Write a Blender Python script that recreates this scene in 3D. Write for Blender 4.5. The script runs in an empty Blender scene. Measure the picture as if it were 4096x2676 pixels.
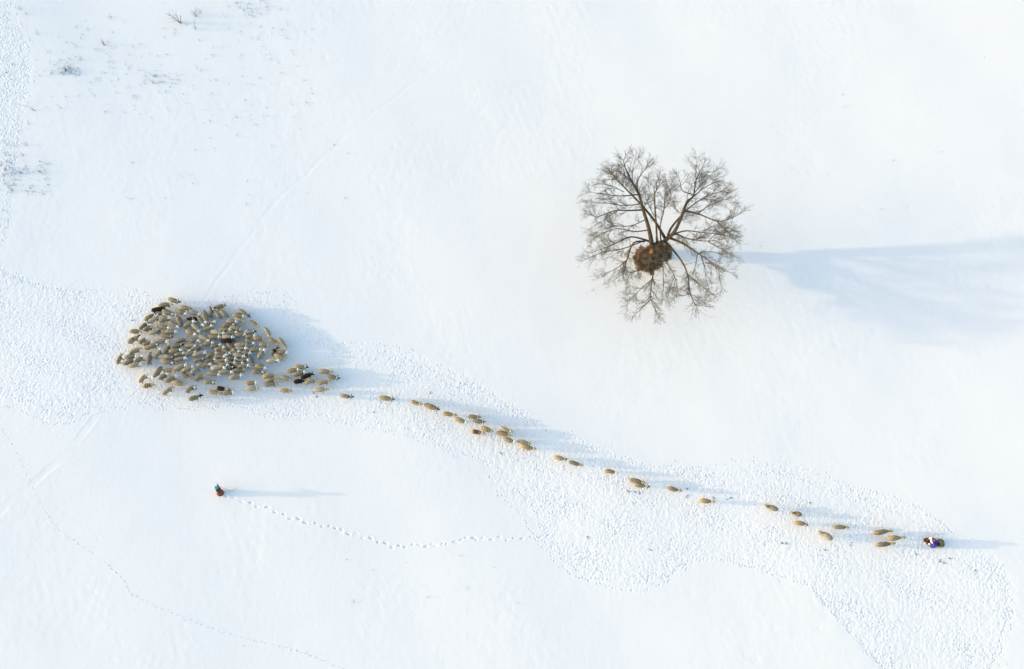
import bpy, math, random
import numpy as np
from mathutils import Vector, Matrix
random.seed(11)
rng = np.random.default_rng(5)
SC = bpy.context.scene
COL = SC.collection
R = math.radians

# ------------------------------------------------------------------ camera, world, sun, exposure
F, CX, CY = 3200.0, 2048.0, 1338.0          # focal length and centre in photograph pixels (4096 x 2676)
TILT, DIST = R(15.7), 76.0
cd = bpy.data.cameras.new("camera"); cam = bpy.data.objects.new("camera", cd); COL.objects.link(cam)
cd.sensor_width = 36.0; cd.lens = F / 4096 * 36.0; cd.clip_end = 9000
cam.location = (0, -DIST * math.sin(TILT), DIST * math.cos(TILT)); cam.rotation_euler = (TILT, 0, 0)
SC.camera = cam
CAM = np.array(cam.location)

SUN_EL, SUN_AZ = R(8.0), R(-2.6)             # light travels towards +x, a little towards -y
w = bpy.data.worlds.new("World"); SC.world = w; w.use_nodes = True
nt = w.node_tree; nt.nodes.clear()
sky = nt.nodes.new("ShaderNodeTexSky"); sky.sky_type = 'NISHITA'; sky.sun_disc = False
sky.sun_elevation = SUN_EL; sky.sun_rotation = R(270) ; sky.altitude = 0; sky.air_density = 1.0; sky.dust_density = 2.0; sky.ozone_density = 1.1
bg = nt.nodes.new("ShaderNodeBackground"); bg.inputs[1].default_value = 0.15
wo = nt.nodes.new("ShaderNodeOutputWorld")
nt.links.new(sky.outputs[0], bg.inputs[0]); nt.links.new(bg.outputs[0], wo.inputs[0])
sd = bpy.data.lights.new("sun", 'SUN'); sun = bpy.data.objects.new("sun", sd); COL.objects.link(sun)
sd.energy = 1.0; sd.angle = R(0.9); sd.color = (1.0, 0.78, 0.42)
LD = Vector((math.cos(SUN_EL) * math.cos(SUN_AZ), math.cos(SUN_EL) * math.sin(SUN_AZ), -math.sin(SUN_EL)))
sun.rotation_euler = LD.to_track_quat('-Z', 'Y').to_euler(); sun.location = (-60, 10, 60)
SC.view_settings.view_transform = 'Standard'; SC.view_settings.look = 'None'
SC.view_settings.exposure = 1.83; SC.view_settings.gamma = 1.0

# ------------------------------------------------------------------ helpers
def tag(o, label=None, cat=None, group=None, kind=None):
    if label: o["label"] = label
    if cat: o["category"] = cat
    if group: o["group"] = group
    if kind: o["kind"] = kind
    return o

def mesh_obj(name, verts, faces, mats, parent=None, fmat=None, smooth=True, loc=None):
    me = bpy.data.meshes.new(name)
    me.from_pydata([tuple(v) for v in verts], [], faces)
    for m in (mats if isinstance(mats, (list, tuple)) else [mats]): me.materials.append(m)
    if fmat is not None: me.polygons.foreach_set("material_index", np.array(fmat, dtype=np.int32))
    me.polygons.foreach_set("use_smooth", np.full(len(me.polygons), smooth))
    me.update()
    o = bpy.data.objects.new(name, me); COL.objects.link(o)
    if parent: o.parent = parent
    if loc is not None: o.location = loc
    return o

def empty(name, loc):
    o = bpy.data.objects.new(name, None); COL.objects.link(o); o.location = loc; o.empty_display_size = 0.3
    return o

def hill(x, y):
    """broad lie of the land: a very shallow valley that rises to the right, a hump at upper left"""
    x = np.asarray(x, float); y = np.asarray(y, float)
    xc = np.clip(x, -95, 95)
    z = 0.008 * xc + 0.00018 * xc * xc
    z = z + 1.0 * np.exp(-((x + 72) ** 2 + (y - 34) ** 2) / (2 * 26.0 ** 2))
    z = z + 0.022 * np.sin(x * .21 + 1.3 + .5 * np.sin(y * .17)) * np.sin(y * .19 + .4) + 0.012 * np.sin(x * .43 + y * .25 + 2.) 
    return z

def ray(u, v):
    d = np.array([u - CX, (CY - v) * math.cos(TILT) + F * math.sin(TILT), (CY - v) * math.sin(TILT) - F * math.cos(TILT)])
    return d / np.linalg.norm(d)

def at(u, v, h=0.0):
    """point of the place seen at photograph pixel (u, v), h metres above the snow"""
    d = ray(u, v); z = h
    for _ in range(6):
        t = (z - CAM[2]) / d[2]; p = CAM + d * t
        z = float(hill(p[0], p[1])) + h
    return Vector(p)

def mat(name, color, rough=0.8, noise=None, bump=None, spec=0.3, coords='Object'):
    """principled material; noise = (scale, other colour, low, high); bump = (scale, strength, distance)"""
    m = bpy.data.materials.new(name); m.use_nodes = True
    n = m.node_tree; b = n.nodes["Principled BSDF"]
    b.inputs["Base Color"].default_value = (*color, 1); b.inputs["Roughness"].default_value = rough
    b.inputs["Specular IOR Level"].default_value = spec
    tc = n.nodes.new("ShaderNodeTexCoord")
    if noise:
        tx = n.nodes.new("ShaderNodeTexNoise"); tx.inputs["Scale"].default_value = noise[0]; tx.inputs["Detail"].default_value = 4
        cr = n.nodes.new("ShaderNodeValToRGB")
        cr.color_ramp.elements[0].position = noise[2]; cr.color_ramp.elements[0].color = (*color, 1)
        cr.color_ramp.elements[1].position = noise[3]; cr.color_ramp.elements[1].color = (*noise[1], 1)
        n.links.new(tc.outputs[coords], tx.inputs["Vector"]); n.links.new(tx.outputs["Fac"], cr.inputs[0])
        n.links.new(cr.outputs[0], b.inputs["Base Color"])
    if bump:
        t2 = n.nodes.new("ShaderNodeTexNoise"); t2.inputs["Scale"].default_value = bump[0]; t2.inputs["Detail"].default_value = 3
        bp = n.nodes.new("ShaderNodeBump"); bp.inputs["Strength"].default_value = bump[1]; bp.inputs["Distance"].default_value = bump[2]
        n.links.new(tc.outputs[coords], t2.inputs["Vector"]); n.links.new(t2.outputs["Fac"], bp.inputs["Height"])
        n.links.new(bp.outputs[0], b.inputs["Normal"])
    return m

def frame(t):
    t = t.normalized(); a = Vector((0, 0, 1)) if abs(t.z) < .9 else Vector((1, 0, 0))
    s = t.cross(a).normalized(); return s, s.cross(t).normalized()

def tube(V, Fc, pts, rads, n=6, cap=True):
    """tapered tube along pts appended to lists V, Fc"""
    b0 = len(V)
    for i, p in enumerate(pts):
        t = (pts[min(i + 1, len(pts) - 1)] - pts[max(i - 1, 0)])
        if t.length < 1e-6: t = Vector((0, 0, 1))
        s, u = frame(t)
        for k in range(n):
            a = 2 * math.pi * k / n
            V.append(p + (s * math.cos(a) + u * math.sin(a)) * rads[i])
    for i in range(len(pts) - 1):
        for k in range(n):
            k2 = (k + 1) % n
            Fc.append((b0 + i * n + k, b0 + i * n + k2, b0 + (i + 1) * n + k2, b0 + (i + 1) * n + k))
    if cap and n > 2:
        Fc.append(tuple(b0 + k for k in reversed(range(n)))); Fc.append(tuple(b0 + (len(pts) - 1) * n + k for k in range(n)))

def inside(poly, X, Y):
    res = np.zeros(X.shape, bool); n = len(poly); j = n - 1
    for i in range(n):
        xi, yi = poly[i]; xj, yj = poly[j]
        c = ((yi > Y) != (yj > Y)) & (X < (xj - xi) * (Y - yi) / (yj - yi + 1e-12) + xi)
        res ^= c; j = i
    return res

def resample(pts, step):
    pts = [np.array(p, float) for p in pts]; out = []; carry = 0.0
    for a, b in zip(pts[:-1], pts[1:]):
        L = np.linalg.norm(b - a); d = carry
        while d < L:
            out.append((a + (b - a) * d / L, (b - a) / L)); d += step
        carry = d - L
    return out

# ------------------------------------------------------------------ the snow field (one sheet to the horizon)
UP = [(0,1068),(60,1090),(130,1120),(250,1150),(400,1160),(500,1155),(570,1170),(620,1200),(690,1205),(780,1215),(900,1198),(960,1190),(1020,1180),(1080,1190),(1130,1185),(1165,1215),(1200,1260),(1240,1320),(1330,1372),(1500,1380),(1640,1405),(1760,1460),(1850,1500),(1950,1545),(2060,1620),(2150,1690),(2300,1752),(2450,1805),(2600,1860),(2750,1882),(2900,1870),(2980,1850),(3100,1850),(3250,1890),(3350,1940),(3500,1985),(3650,2030),(3750,2080),(3800,2120),(3900,2170),(3960,2220),(4010,2260),(4040,2350),(4060,2450),(4030,2560),(3990,2676),(3970,2760)]
LO = [(0,1605),(70,1610),(150,1650),(220,1678),(290,1668),(350,1640),(450,1640),(550,1615),(600,1610),(640,1640),(800,1635),(950,1620),(1050,1660),(1150,1668),(1280,1670),(1360,1690),(1500,1705),(1600,1720),(1700,1760),(1800,1810),(1900,1850),(1960,1880),(2000,1950),(2050,1990),(2100,2030),(2140,2100),(2190,2180),(2230,2240),(2300,2290),(2400,2330),(2500,2350),(2600,2348),(2680,2310),(2780,2240),(2880,2230),(3000,2260),(3150,2310),(3250,2350),(3300,2420),(3400,2530),(3500,2640),(3530,2676),(3570,2760)]
BAND = [(-260,990)] + UP + LO[::-1] + [(-260,1600)]
SIDE = [(-260,-80),(20,-80),(50,0),(60,70),(100,140),(120,190),(128,260),(120,350),(95,450),(75,560),(68,640),(58,690),(20,720),(-260,760)]
SIDE_EDGE = [(20,-60),(50,0),(60,70),(100,140),(120,190),(128,260),(120,350),(95,450),(75,560),(68,640),(58,690)]
SIDE_PATH = [(45,640),(36,700),(33,760),(33,850),(30,900),(18,950),(5,990),(-20,1050)]
GIRL = [((x, y), (0, 1640), 1.9433) for x, y in [(1755,670),(1815,680),(1880,712),(1950,720),(1995,752),(2080,755),(2140,795),(2205,810),(2265,847),(2325,848)]] + \
       [((x, y), (1000, 1900), 1.831) for x, y in [(50,235),(125,235),(182,272),(247,287),(297,321),(358,320),(405,350),(480,353),(527,378),(580,372),(625,390),(672,398),(720,432),(780,427),(825,463),(885,462),(935,492),(995,500),(1040,530),(1092,516),(1135,527),(1193,508),(1240,512),(1290,525),(1330,508),(1355,520),(1410,505),(1440,505),(1500,490),(1520,497),(1550,475),(1580,462),(1640,462),(1660,475),(1705,460),(1770,473),(1828,453),(1880,478),(1930,463),(1995,465),(2060,452),(2125,457),(2190,440)]]
FOX = [((x, y), (0, 1640), 1.9433) for x, y in [(18,148),(30,178),(65,215),(97,262),(127,325),(155,388),(180,432),(205,490),(233,545),(258,605),(280,648),(308,705),(333,750),(357,790),(383,825),(405,865),(435,893),(463,930),(495,958),(532,985),(573,1007),(610,1038),(650,1063),(693,1095),(723,1113),(780,1160),(818,1185),(852,1207),(867,1233),(905,1262),(943,1296),(970,1330),(988,1370),(1003,1400),(1027,1436),(1070,1447),(1110,1472),(1150,1490),(1190,1510),(1215,1530),(1260,1545),(1300,1555)]] + \
      [((x, y), (0, 0), 1.0) for x, y in [(690,2450),(712,2459),(735,2468),(760,2478),(783,2489),(806,2497),(830,2506),(852,2513),(876,2521),(899,2530),(921,2537),(945,2544),(968,2550),(992,2557)]] + \
      [((x, y), (1000, 1900), 1.831) for x, y in [(35,1215),(80,1222),(115,1230),(170,1245),(217,1253),(250,1265),(275,1262),(305,1280),(347,1287),(372,1302),(410,1305),(440,1322),(482,1335),(510,1350),(537,1357),(570,1378),(613,1393),(655,1405),(685,1418)]]
OLD = [(2200,30),(2080,85),(1950,150),(1830,215),(1700,290),(1600,370),(1500,445),(1400,535),(1300,622),(1200,715),(1100,800),(1050,880),(980,975),(930,1040),(870,1120),(840,1160),(812,1198)]
OLD2 = [(380,1665),(310,1760),(260,1815),(200,1870),(130,1935),(60,1995),(0,2055),(-60,2110)]
CREST = [(400,1100),(900,1200),(1300,1530),(1800,1650),(2300,1900),(2600,2050),(3000,2060),(3500,2180),(4000,2600)]

STEP = 0.058
fx = np.arange(-59, 59, STEP); fy = np.arange(-33, 42, STEP)
def outer(lo, hi):
    g = np.geomspace(1, 4000, 16)
    return lo - g[::-1], hi + g
ax, bx_ = outer(fx[0], fx[-1]); ay, by_ = outer(fy[0], fy[-1])
gx = np.concatenate([ax, fx, bx_]); gy = np.concatenate([ay, fy, by_])
NX, NY = len(gx), len(gy); OX, OY = len(ax), len(ay)
X, Y = np.meshgrid(gx, gy)
Z = hill(X, Y)

def vnoise(cell, seed, sx=1.0, sy=1.0, rot=0.0):
    """smooth value noise over the fine part of the sheet"""
    r = np.random.default_rng(seed)
    xs = X[OY:OY + len(fy), OX:OX + len(fx)]; ys = Y[OY:OY + len(fy), OX:OX + len(fx)]
    a = (xs * math.cos(rot) + ys * math.sin(rot)) / (cell * sx) + 1000; b = (-xs * math.sin(rot) + ys * math.cos(rot)) / (cell * sy) + 1000
    i0 = np.floor(a).astype(int); j0 = np.floor(b).astype(int); fa = a - i0; fb = b - j0
    i0 -= i0.min(); j0 -= j0.min()
    g = r.random((j0.max() + 3, i0.max() + 3)) - .5
    fa = fa * fa * fa * (fa * (fa * 6 - 15) + 10); fb = fb * fb * fb * (fb * (fb * 6 - 15) + 10)
    return (g[j0, i0] * (1 - fa) + g[j0, i0 + 1] * fa) * (1 - fb) + (g[j0 + 1, i0] * (1 - fa) + g[j0 + 1, i0 + 1] * fa) * fb

fine = np.zeros((len(fy), len(fx)))
fine += 0.06 * vnoise(9.0, 1, 1.0, 1.3, .9) + 0.014 * vnoise(3.1, 2, 1, 1.4, .7) + 0.004 * vnoise(1.2, 3, 1, 1.5, -.2)
crust = np.clip(vnoise(6.0, 4) * 3 + .15, 0, 1)
fine += crust * (0.007 * vnoise(.45, 6, 1, 1.4, .35) + 0.012 * np.clip(vnoise(1.7, 7, 1, 1.5, .6), .12, 1))
fine += 0.0035 * vnoise(.25, 8)

def g2(u, v):
    p = at(u, v); return np.array([p.x, p.y])
band_g = [g2(*p) for p in BAND]; side_g = [g2(*p) for p in SIDE]
lo = np.min(band_g + side_g, axis=0); hi = np.max(band_g + side_g, axis=0)
XF = X[OY:OY + len(fy), OX:OX + len(fx)]; YF = Y[OY:OY + len(fy), OX:OX + len(fx)]
tramp = (inside(band_g, XF, YF) | inside(side_g, XF, YF)).astype(float)
def blur(a, k):
    for ax_ in (0, 1):
        c = np.cumsum(np.pad(a, [(k + 1, k) if i == ax_ else (0, 0) for i in (0, 1)], mode='edge'), axis=ax_)
        a = (np.take(c, range(2 * k + 1, c.shape[ax_]), axis=ax_) - np.take(c, range(0, c.shape[ax_] - 2 * k - 1), axis=ax_)) / (2 * k + 1)
    return a
tramp = np.where(blur(tramp, 9) + .9 * vnoise(.9, 41) + .5 * vnoise(.4, 42) > .5, 1., 0.)
soft = blur(tramp, 4)
fine = fine * (1 - .3 * soft) - 0.005 * soft + soft * (0.008 * vnoise(.4, 9, 1, 1) + 0.014 * vnoise(.16, 10))

# single prints pressed into the snow: centre, heading, half length, half width, depth
P = []
seg = [(g2(*a), g2(*b)) for a, b in zip(CREST[:-1], CREST[1:])]
mid = np.array([(a + b) / 2 for a, b in seg]); ang = np.array([math.atan2(*(b - a)[::-1]) for a, b in seg])
def scatter(n, poly, base_ang=None):
    pl = np.array(poly); a, b = pl.min(0), pl.max(0)
    c = rng.uniform(a, b, (n, 2)); ok = inside(poly, c[:, 0], c[:, 1]); return c[ok]
wx = np.random.default_rng(21).uniform(0, 6.28, 6)
def swirl(c): return .55 * np.sin(c[:, 0] * .23 + wx[0] + np.sin(c[:, 1] * .31 + wx[1])) + .35 * np.sin(c[:, 1] * .6 + wx[2] + c[:, 0] * .37)
dens = 24.0
def area(pl): pl = np.array(pl); x, y = pl.T; return abs(np.dot(x, np.roll(y, 1)) - np.dot(y, np.roll(x, 1))) / 2
pb = np.array(band_g); bb = np.prod(pb.max(0) - pb.min(0))
c = scatter(int(bb * dens), band_g)
d2 = ((c[:, None, :] - mid[None]) ** 2).sum(-1); wgt = 1 / (d2 + 30) ** 2
th = (wgt * ang).sum(1) / wgt.sum(1) + swirl(c) + rng.normal(0, .28, len(c))
c = c + rng.normal(0, .3, c.shape)
lane = np.sin(c[:, 0] * .9 + 2.1 * np.sin(c[:, 1] * .5)) + np.sin(c[:, 1] * 1.7 + c[:, 0] * .6 + 1)
keep = rng.random(len(c)) < np.clip(.8 + .25 * lane, .25, 1); c, th, lane = c[keep], th[keep], lane[keep]
for q, t, dm in zip(c, th, np.clip(.95 + .4 * lane + rng.normal(0, .25, len(c)), .3, 1.7)): P.append((q[0], q[1], t, rng.uniform(.045, .105), rng.uniform(.026, .04), rng.uniform(.007, .031) * dm))
ps = np.array(side_g); c = scatter(int(np.prod(ps.max(0) - ps.min(0)) * dens * .8), side_g)
for q in c: P.append((q[0], q[1], -1.35 + rng.normal(0, .35), rng.uniform(.06, .14), rng.uniform(.03, .046), rng.uniform(.008, .04)))
for line, reps in ((UP, 2), (LO, 2), (SIDE_EDGE, 1), (SIDE_PATH, 3)):       # strays along the edges of the beaten snow
    for r_ in range(reps):
        off = rng.normal(-4, 12); ph = rng.uniform(0, 6, 3)
        for k, (p, t) in enumerate(resample([g2(*p) for p in line], .27)):
            if rng.random() < .3 + .3 * math.sin(k * .06 + ph[2]): continue
            o_ = (off / 42 + .14 * math.sin(k * .11 + ph[0]) + .3 * math.sin(k * .031 + ph[1]) + rng.normal(0, .09))
            q = p + np.array([-t[1], t[0]]) * o_
            P.append((q[0], q[1], math.atan2(t[1], t[0]) + rng.normal(0, .2), rng.uniform(.07, .14), .04, rng.uniform(.012, .05)))
def trail(lst, L, W, D, pair):
    pts = [g2(o[0] + p[0] / f, o[1] + p[1] / f) for p, o, f in lst]
    for i, p in enumerate(pts):
        a = pts[max(i - 1, 0)]; b = pts[min(i + 1, len(pts) - 1)]; t = math.atan2(*(b - a)[::-1])
        P.append((p[0], p[1], t + rng.normal(0, .12), L * rng.uniform(.75, 1.5), W * rng.uniform(.8, 1.15), D * rng.uniform(.35, 1.3)))
        if pair: P.append((p[0] + .16 * math.cos(t) - .05 * math.sin(t), p[1] + .16 * math.sin(t) + .05 * math.cos(t), t, L * .8, W, D))
trail(GIRL, .17, .075, .055, False); trail(FOX, .065, .045, .035, True)
P = np.array(P)
K = 7
di, dj = np.meshgrid(np.arange(-K, K + 1), np.arange(-K, K + 1)); di = di.ravel(); dj = dj.ravel()
wr = .2; dep = np.zeros_like(fine); rim = np.zeros_like(fine)
for s in range(0, len(P), 4000):
    q = P[s:s + 4000]
    ci = np.round((q[:, 0] - fx[0]) / STEP).astype(int); cj = np.round((q[:, 1] - fy[0]) / STEP).astype(int)
    ii = ci[:, None] + di; jj = cj[:, None] + dj
    ok = (ii >= 0) & (ii < len(fx)) & (jj >= 0) & (jj < len(fy)); ii = np.clip(ii, 0, len(fx) - 1); jj = np.clip(jj, 0, len(fy) - 1)
    dx = fx[ii] - q[:, 0:1]; dy = fy[jj] - q[:, 1:2]
    ca, sa = np.cos(q[:, 2:3]), np.sin(q[:, 2:3]); u = (dx * ca + dy * sa) / q[:, 3:4]; v = (-dx * sa + dy * ca) / q[:, 4:5]
    r2 = u * u + v * v
    np.minimum.at(dep, (jj, ii), np.where(ok, -q[:, 5:6] * np.exp(-r2 ** 1.5), 0))
    np.maximum.at(rim, (jj, ii), np.where(ok, wr * q[:, 5:6] * np.exp(-(np.sqrt(r2) - 1.6) ** 2 * 3), 0))
fine += dep + rim * (dep > -.02)
# the old drifted-over sledge track: a faint step each side of a shallow groove
for line, dd, w_ in ((OLD, .0035, .2), (OLD2, .007, .32)):
    rs = resample([g2(*p) for p in line], .12)
    acc = np.full_like(fine, 9.0); KK = 13
    for k, (p, t) in enumerate(rs):
        p = p + np.array([-t[1], t[0]]) * (.09 * math.sin(k * .05) + .06 * math.sin(k * .19 + 1))
        i, j = int((p[0] - fx[0]) / STEP), int((p[1] - fy[0]) / STEP)
        if not (KK < i < len(fx) - KK and KK < j < len(fy) - KK): continue
        sl = (slice(j - KK, j + KK + 1), slice(i - KK, i + KK + 1))
        acc[sl] = np.minimum(acc[sl], np.hypot(XF[sl] - p[0], YF[sl] - p[1]))
    fade = (1 - soft) * np.clip(.8 + 1.6 * vnoise(2.2, 31), 0, 1.5)
    fine += fade * (-dd / (1 + np.exp((acc - w_) / .05)) + dd * .55 * np.exp(-((acc - w_ - .12) / .13) ** 2))
# taper to the plain sheet at the border of the fine part
edge = np.minimum.reduce([XF - fx[0], fx[-1] - XF, YF - fy[0], fy[-1] - YF]); fine *= np.clip(edge / 2.0, 0, 1)
Z[OY:OY + len(fy), OX:OX + len(fx)] += fine

me = bpy.data.meshes.new("snow_ground")
nv = NX * NY; nf = (NX - 1) * (NY - 1)
me.vertices.add(nv); co = np.empty((nv, 3), np.float32); co[:, 0] = X.ravel(); co[:, 1] = Y.ravel(); co[:, 2] = Z.ravel()
me.vertices.foreach_set("co", co.ravel())
idx = np.arange(nv, dtype=np.int32).reshape(NY, NX)
quad = np.stack([idx[:-1, :-1], idx[:-1, 1:], idx[1:, 1:], idx[1:, :-1]], -1).reshape(-1, 4)
me.loops.add(nf * 4); me.loops.foreach_set("vertex_index", quad.ravel())
me.polygons.add(nf); me.polygons.foreach_set("loop_start", np.arange(nf, dtype=np.int32) * 4)
me.polygons.foreach_set("use_smooth", np.ones(nf, bool)); me.update(calc_edges=True)
snow = mat("snow", (.90, .885, .868), .75, noise=(.35, (.888, .873, .858), .35, .65), bump=(9.0, .25, .02), spec=.15)
me.materials.append(snow)
ground = bpy.data.objects.new("snow_ground", me); COL.objects.link(ground)
tag(ground, "white snow field crossed by a broad band of trampled snow", None, None, "structure")

def gz(x, y):
    """height of the finished snow surface"""
    i = int(np.clip(round((x - fx[0]) / STEP), 2, len(fx) - 3)) + OX; j = int(np.clip(round((y - fy[0]) / STEP), 2, len(fy) - 3)) + OY
    return float(Z[j - 1:j + 2, i - 1:i + 2].mean())


# ------------------------------------------------------------------ sheep
# crop origin; rump x y; where fleece meets neck; nose tip (all in 5.95x crops); fleece code; head code; extra
CROPS = dict(A=(440, 1160), B=(800, 1160), C=(440, 1380), D=(800, 1380), E=(1060, 1420), F=(1340, 1540), G=(1740, 1620), H=(1960, 1680), I=(2360, 1840), J=(2680, 1920), K=(3040, 1980), L=(3400, 2050))
SHEEP = """
A 1395 205 1600 275 1690 288 t k spots
A 1172 360 1425 335 1485 350 t m
A 1008 480 1270 440 1325 455 d d
A 1672 400 1890 432 1970 452 t g
A 1588 495 1790 545 1850 605 t w
A 1898 508 2110 560 2180 590 t w
A 2232 500 2285 740 2290 815 t w
A 2080 690 1850 685 1775 710 d g stripe
A 1250 492 1480 560 1525 610 t m
A 1085 550 1265 555 1330 605 g w
A 830 705 1010 575 1065 545 g m
A 925 765 1135 625 1152 535 p m
A 1180 745 1390 645 1455 695 t w
A 1695 845 1600 620 1562 555 g t
A 1400 755 1600 850 1640 910 t w
A 1745 880 1955 745 2068 762 t w
A 1950 795 2115 955 2140 1025 p w
A 2085 635 2218 805 2240 880 t w
A 705 915 860 775 912 790 g m
A 815 955 990 860 1042 915 g t
A 1130 860 1370 895 1460 912 t w
A 485 985 705 970 745 1000 o t
A 933 1022 1150 975 1220 1010 p r
A 1312 992 1545 980 1600 1005 t w
A 1815 975 2060 1030 1985 1085 o w
A 2108 1058 2330 1180 2370 1240 p w
A 428 1245 650 1105 722 1080 t k patch
A 700 1250 865 1150 910 1170 g w
A 778 1290 985 1230 1032 1252 o w
A 1218 1080 1440 1100 1505 1135 o k
A 1105 1230 1340 1195 1405 1285 t w
A 1585 1225 1790 1165 1850 1105 g t
A 1892 1192 2090 1185 2145 1250 o w
A 850 1390 1100 1290 1158 1312 t m
A 1440 1355 1680 1300 1765 1300 g k
A 1775 1325 2010 1310 2065 1355 t w
C 1290 190 1395 30 1435 -30 g t
C 1690 50 1885 120 1945 175 g w
C 1935 100 2150 25 2205 -25 t t
B 355 415 560 355 620 372 t g
B 235 630 270 445 200 380 g g
B 470 650 345 490 305 405 t k
B 635 615 455 460 385 510 t g
B 178 785 340 735 378 795 t w
B 70 940 285 880 265 800 o w
B 920 465 1100 580 1212 655 t r
B 773 590 1010 612 1092 622 t w
B 828 680 1040 728 1088 770 p t
B 645 740 840 745 922 768 t w
B 528 855 770 820 862 822 g m
B 712 880 950 920 1022 952 o t
B 458 952 690 928 772 960 t w
B 1203 740 1360 845 1432 872 o t
B 260 985 540 1022 625 1035 p w
B 615 1035 840 1000 912 1022 t w
B 838 1085 1050 1040 1105 1080 o w
B 1065 1000 1260 985 1352 988 p k spot
B 1085 1115 1280 1070 1342 1102 t w
B 1545 905 1660 1070 1628 1112 t t
B 188 1110 430 1110 512 1112 o w
B 512 1118 750 1110 838 1132 p w
B 512 1210 770 1200 822 1215 d d
B 1280 1150 1490 1140 1545 1160 o t
B 1083 1185 1260 1250 1302 1292 t w
B 83 1295 275 1250 352 1280 o w
B 252 1345 450 1300 512 1312 g w
B 1650 1160 1830 1270 1855 1315 o t
B 1872 1150 2030 1350 2055 1392 t t
B 828 1315 1080 1288 1152 1300 o t
B 1410 1290 1610 1305 1672 1342 o t
D 640 -35 785 85 822 152 g t
D 1690 205 1800 95 1905 60 g r collar
D 348 115 540 55 612 55 t w
D 505 85 690 180 748 222 o w
D 833 75 1060 72 1162 88 p w
D 740 165 900 152 982 152 g w
D 1165 110 1420 90 1475 122 t w
D 985 170 1170 180 1242 205 o w
D 1390 305 1500 135 1605 100 t w
D 1840 170 2050 165 2105 212 o w
D 1783 240 2000 305 2062 325 o t
D 1603 390 1850 335 1892 412 p w
C 1983 245 2240 160 2315 212 p w
C 1403 150 1650 110 1755 130 t w
C 1538 245 1730 185 1792 205 g w
C 1787 200 2010 160 2082 185 t w
C 1300 265 1470 290 1535 305 o k
C 1533 355 1760 300 1852 332 t w
C 1222 370 1455 410 1545 452 t m
C 1055 300 1190 120 1212 65 t w
C 910 440 945 215 985 175 g g
C 468 180 705 80 765 92 t t
C 170 430 245 240 312 215 o t
C 368 290 600 252 700 302 g w
C 605 400 765 285 800 235 g w
C 328 450 570 340 655 352 g w
C 462 500 705 435 772 485 p w
C 1998 370 2210 328 2275 362 t k
D 130 385 330 338 412 345 g w
C 1205 525 1040 760 1000 822 t w
C 1285 605 1500 590 1562 652 o t
C 1180 800 1335 695 1415 668 g w
C 1555 570 1775 470 1862 508 t w
C 1722 620 1940 515 2020 530 t w
C 1928 680 2110 510 2150 425 p t
C 2163 515 2370 435 2422 495 t w
C 1312 860 1550 738 1622 752 t w
C 697 870 855 695 922 718 o w
C 783 985 1000 935 1085 960 o t stripes
C 1703 670 1885 780 1922 808 g t
C 2015 825 2225 712 2275 762 o t
D 95 870 310 870 348 932 t m
C 1503 885 1740 925 1795 922 o t
C 1258 1165 1460 1000 1515 1008 t t
C 1800 1115 1985 965 2062 1052 t m
C 1888 1290 2110 1215 2222 1192 g d
D 162 275 360 190 442 205 g w
D 438 170 600 225 680 250 g w
D 318 275 555 260 632 305 o w
D 778 220 1020 250 1095 298 p w
D 635 310 825 310 902 345 g w
D 890 360 1115 345 1215 380 t w
D 1195 300 1245 440 1268 495 g g
D 355 395 595 352 695 375 t w
D 590 400 800 415 882 432 o w
D 428 445 630 465 705 490 o w
D 272 560 550 505 632 592 p w
D 820 500 985 425 1055 432 g w
D 888 515 1130 470 1212 515 t w
D 630 545 765 525 825 540 g k
D 453 640 730 625 815 680 t w
D 800 615 1025 590 1055 582 g t
D 185 675 430 695 505 722 t w
D 708 785 955 720 1042 722 t w
D 1300 475 1530 530 1602 578 t w
D 1228 620 1470 640 1550 655 t m
D 1503 750 1760 715 1845 702 o t
D 1560 860 1780 800 1832 822 t t
D 1553 940 1800 920 1875 932 t t
D 1885 760 2130 800 2192 832 t t
D 370 1020 620 1050 745 1070 t g saddle
D 203 1100 430 1140 482 1182 t t
D 530 1145 770 1120 842 1132 t w
D 1098 900 1310 895 1378 902 o w
D 1103 1045 1350 1030 1432 1042 p t
D 1910 1078 2120 1080 2195 1110 o t
E 702 275 950 280 1042 297 t k
E 535 380 765 350 815 345 o w
E 680 465 920 405 982 405 t w
E 873 540 1090 445 1178 475 d d
E 700 640 895 605 955 640 d d
E 945 660 1180 575 1245 555 t t
E 1283 385 1550 390 1640 395 t t
E 1480 490 1700 545 1795 555 g k
E 1268 665 1500 618 1592 625 o t
E 1185 820 1430 818 1525 812 p t
E 1815 960 2010 990 2122 1000 t k tailup
F 1068 290 1330 328 1428 342 t k
F 1808 385 2010 450 2105 462 o t
G -235 -5 35 80 122 122 o r
G 203 195 430 230 535 252 o t
G 485 325 710 400 795 412 t w
G 803 265 1000 282 1105 292 g g
G 918 362 1130 400 1205 398 g g
G 1110 535 1330 615 1395 635 o t
G 878 625 1110 660 1205 685 o t back
G 1545 545 1780 620 1875 645 p t
G 1490 655 1740 708 1815 728 o t
G 1635 795 1860 870 1955 885 t w
G 1985 860 2220 910 2295 935 t t
H 758 620 1020 678 1115 698 o t
H 1545 875 1765 930 1842 930 o k
H 1900 995 2130 1060 2225 1088 g t
I 372 250 600 290 685 295 o w
I 958 465 1220 520 1335 552 t t
I 1078 585 1310 618 1432 640 o k
I 1860 660 2100 720 2205 742 t t
J 733 485 980 510 1095 518 o t
K 412 345 165 260 82 238 t g
K 980 470 800 425 685 412 t g
K 840 655 1080 690 1155 732 o g
K 1772 760 2040 765 2140 778 g t
K 1708 1040 1450 900 1382 870 p g
L 590 490 900 440 1035 447 g t
L 915 612 1200 598 1345 585 t t
L 665 770 950 742 1095 720 g t
"""
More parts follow.
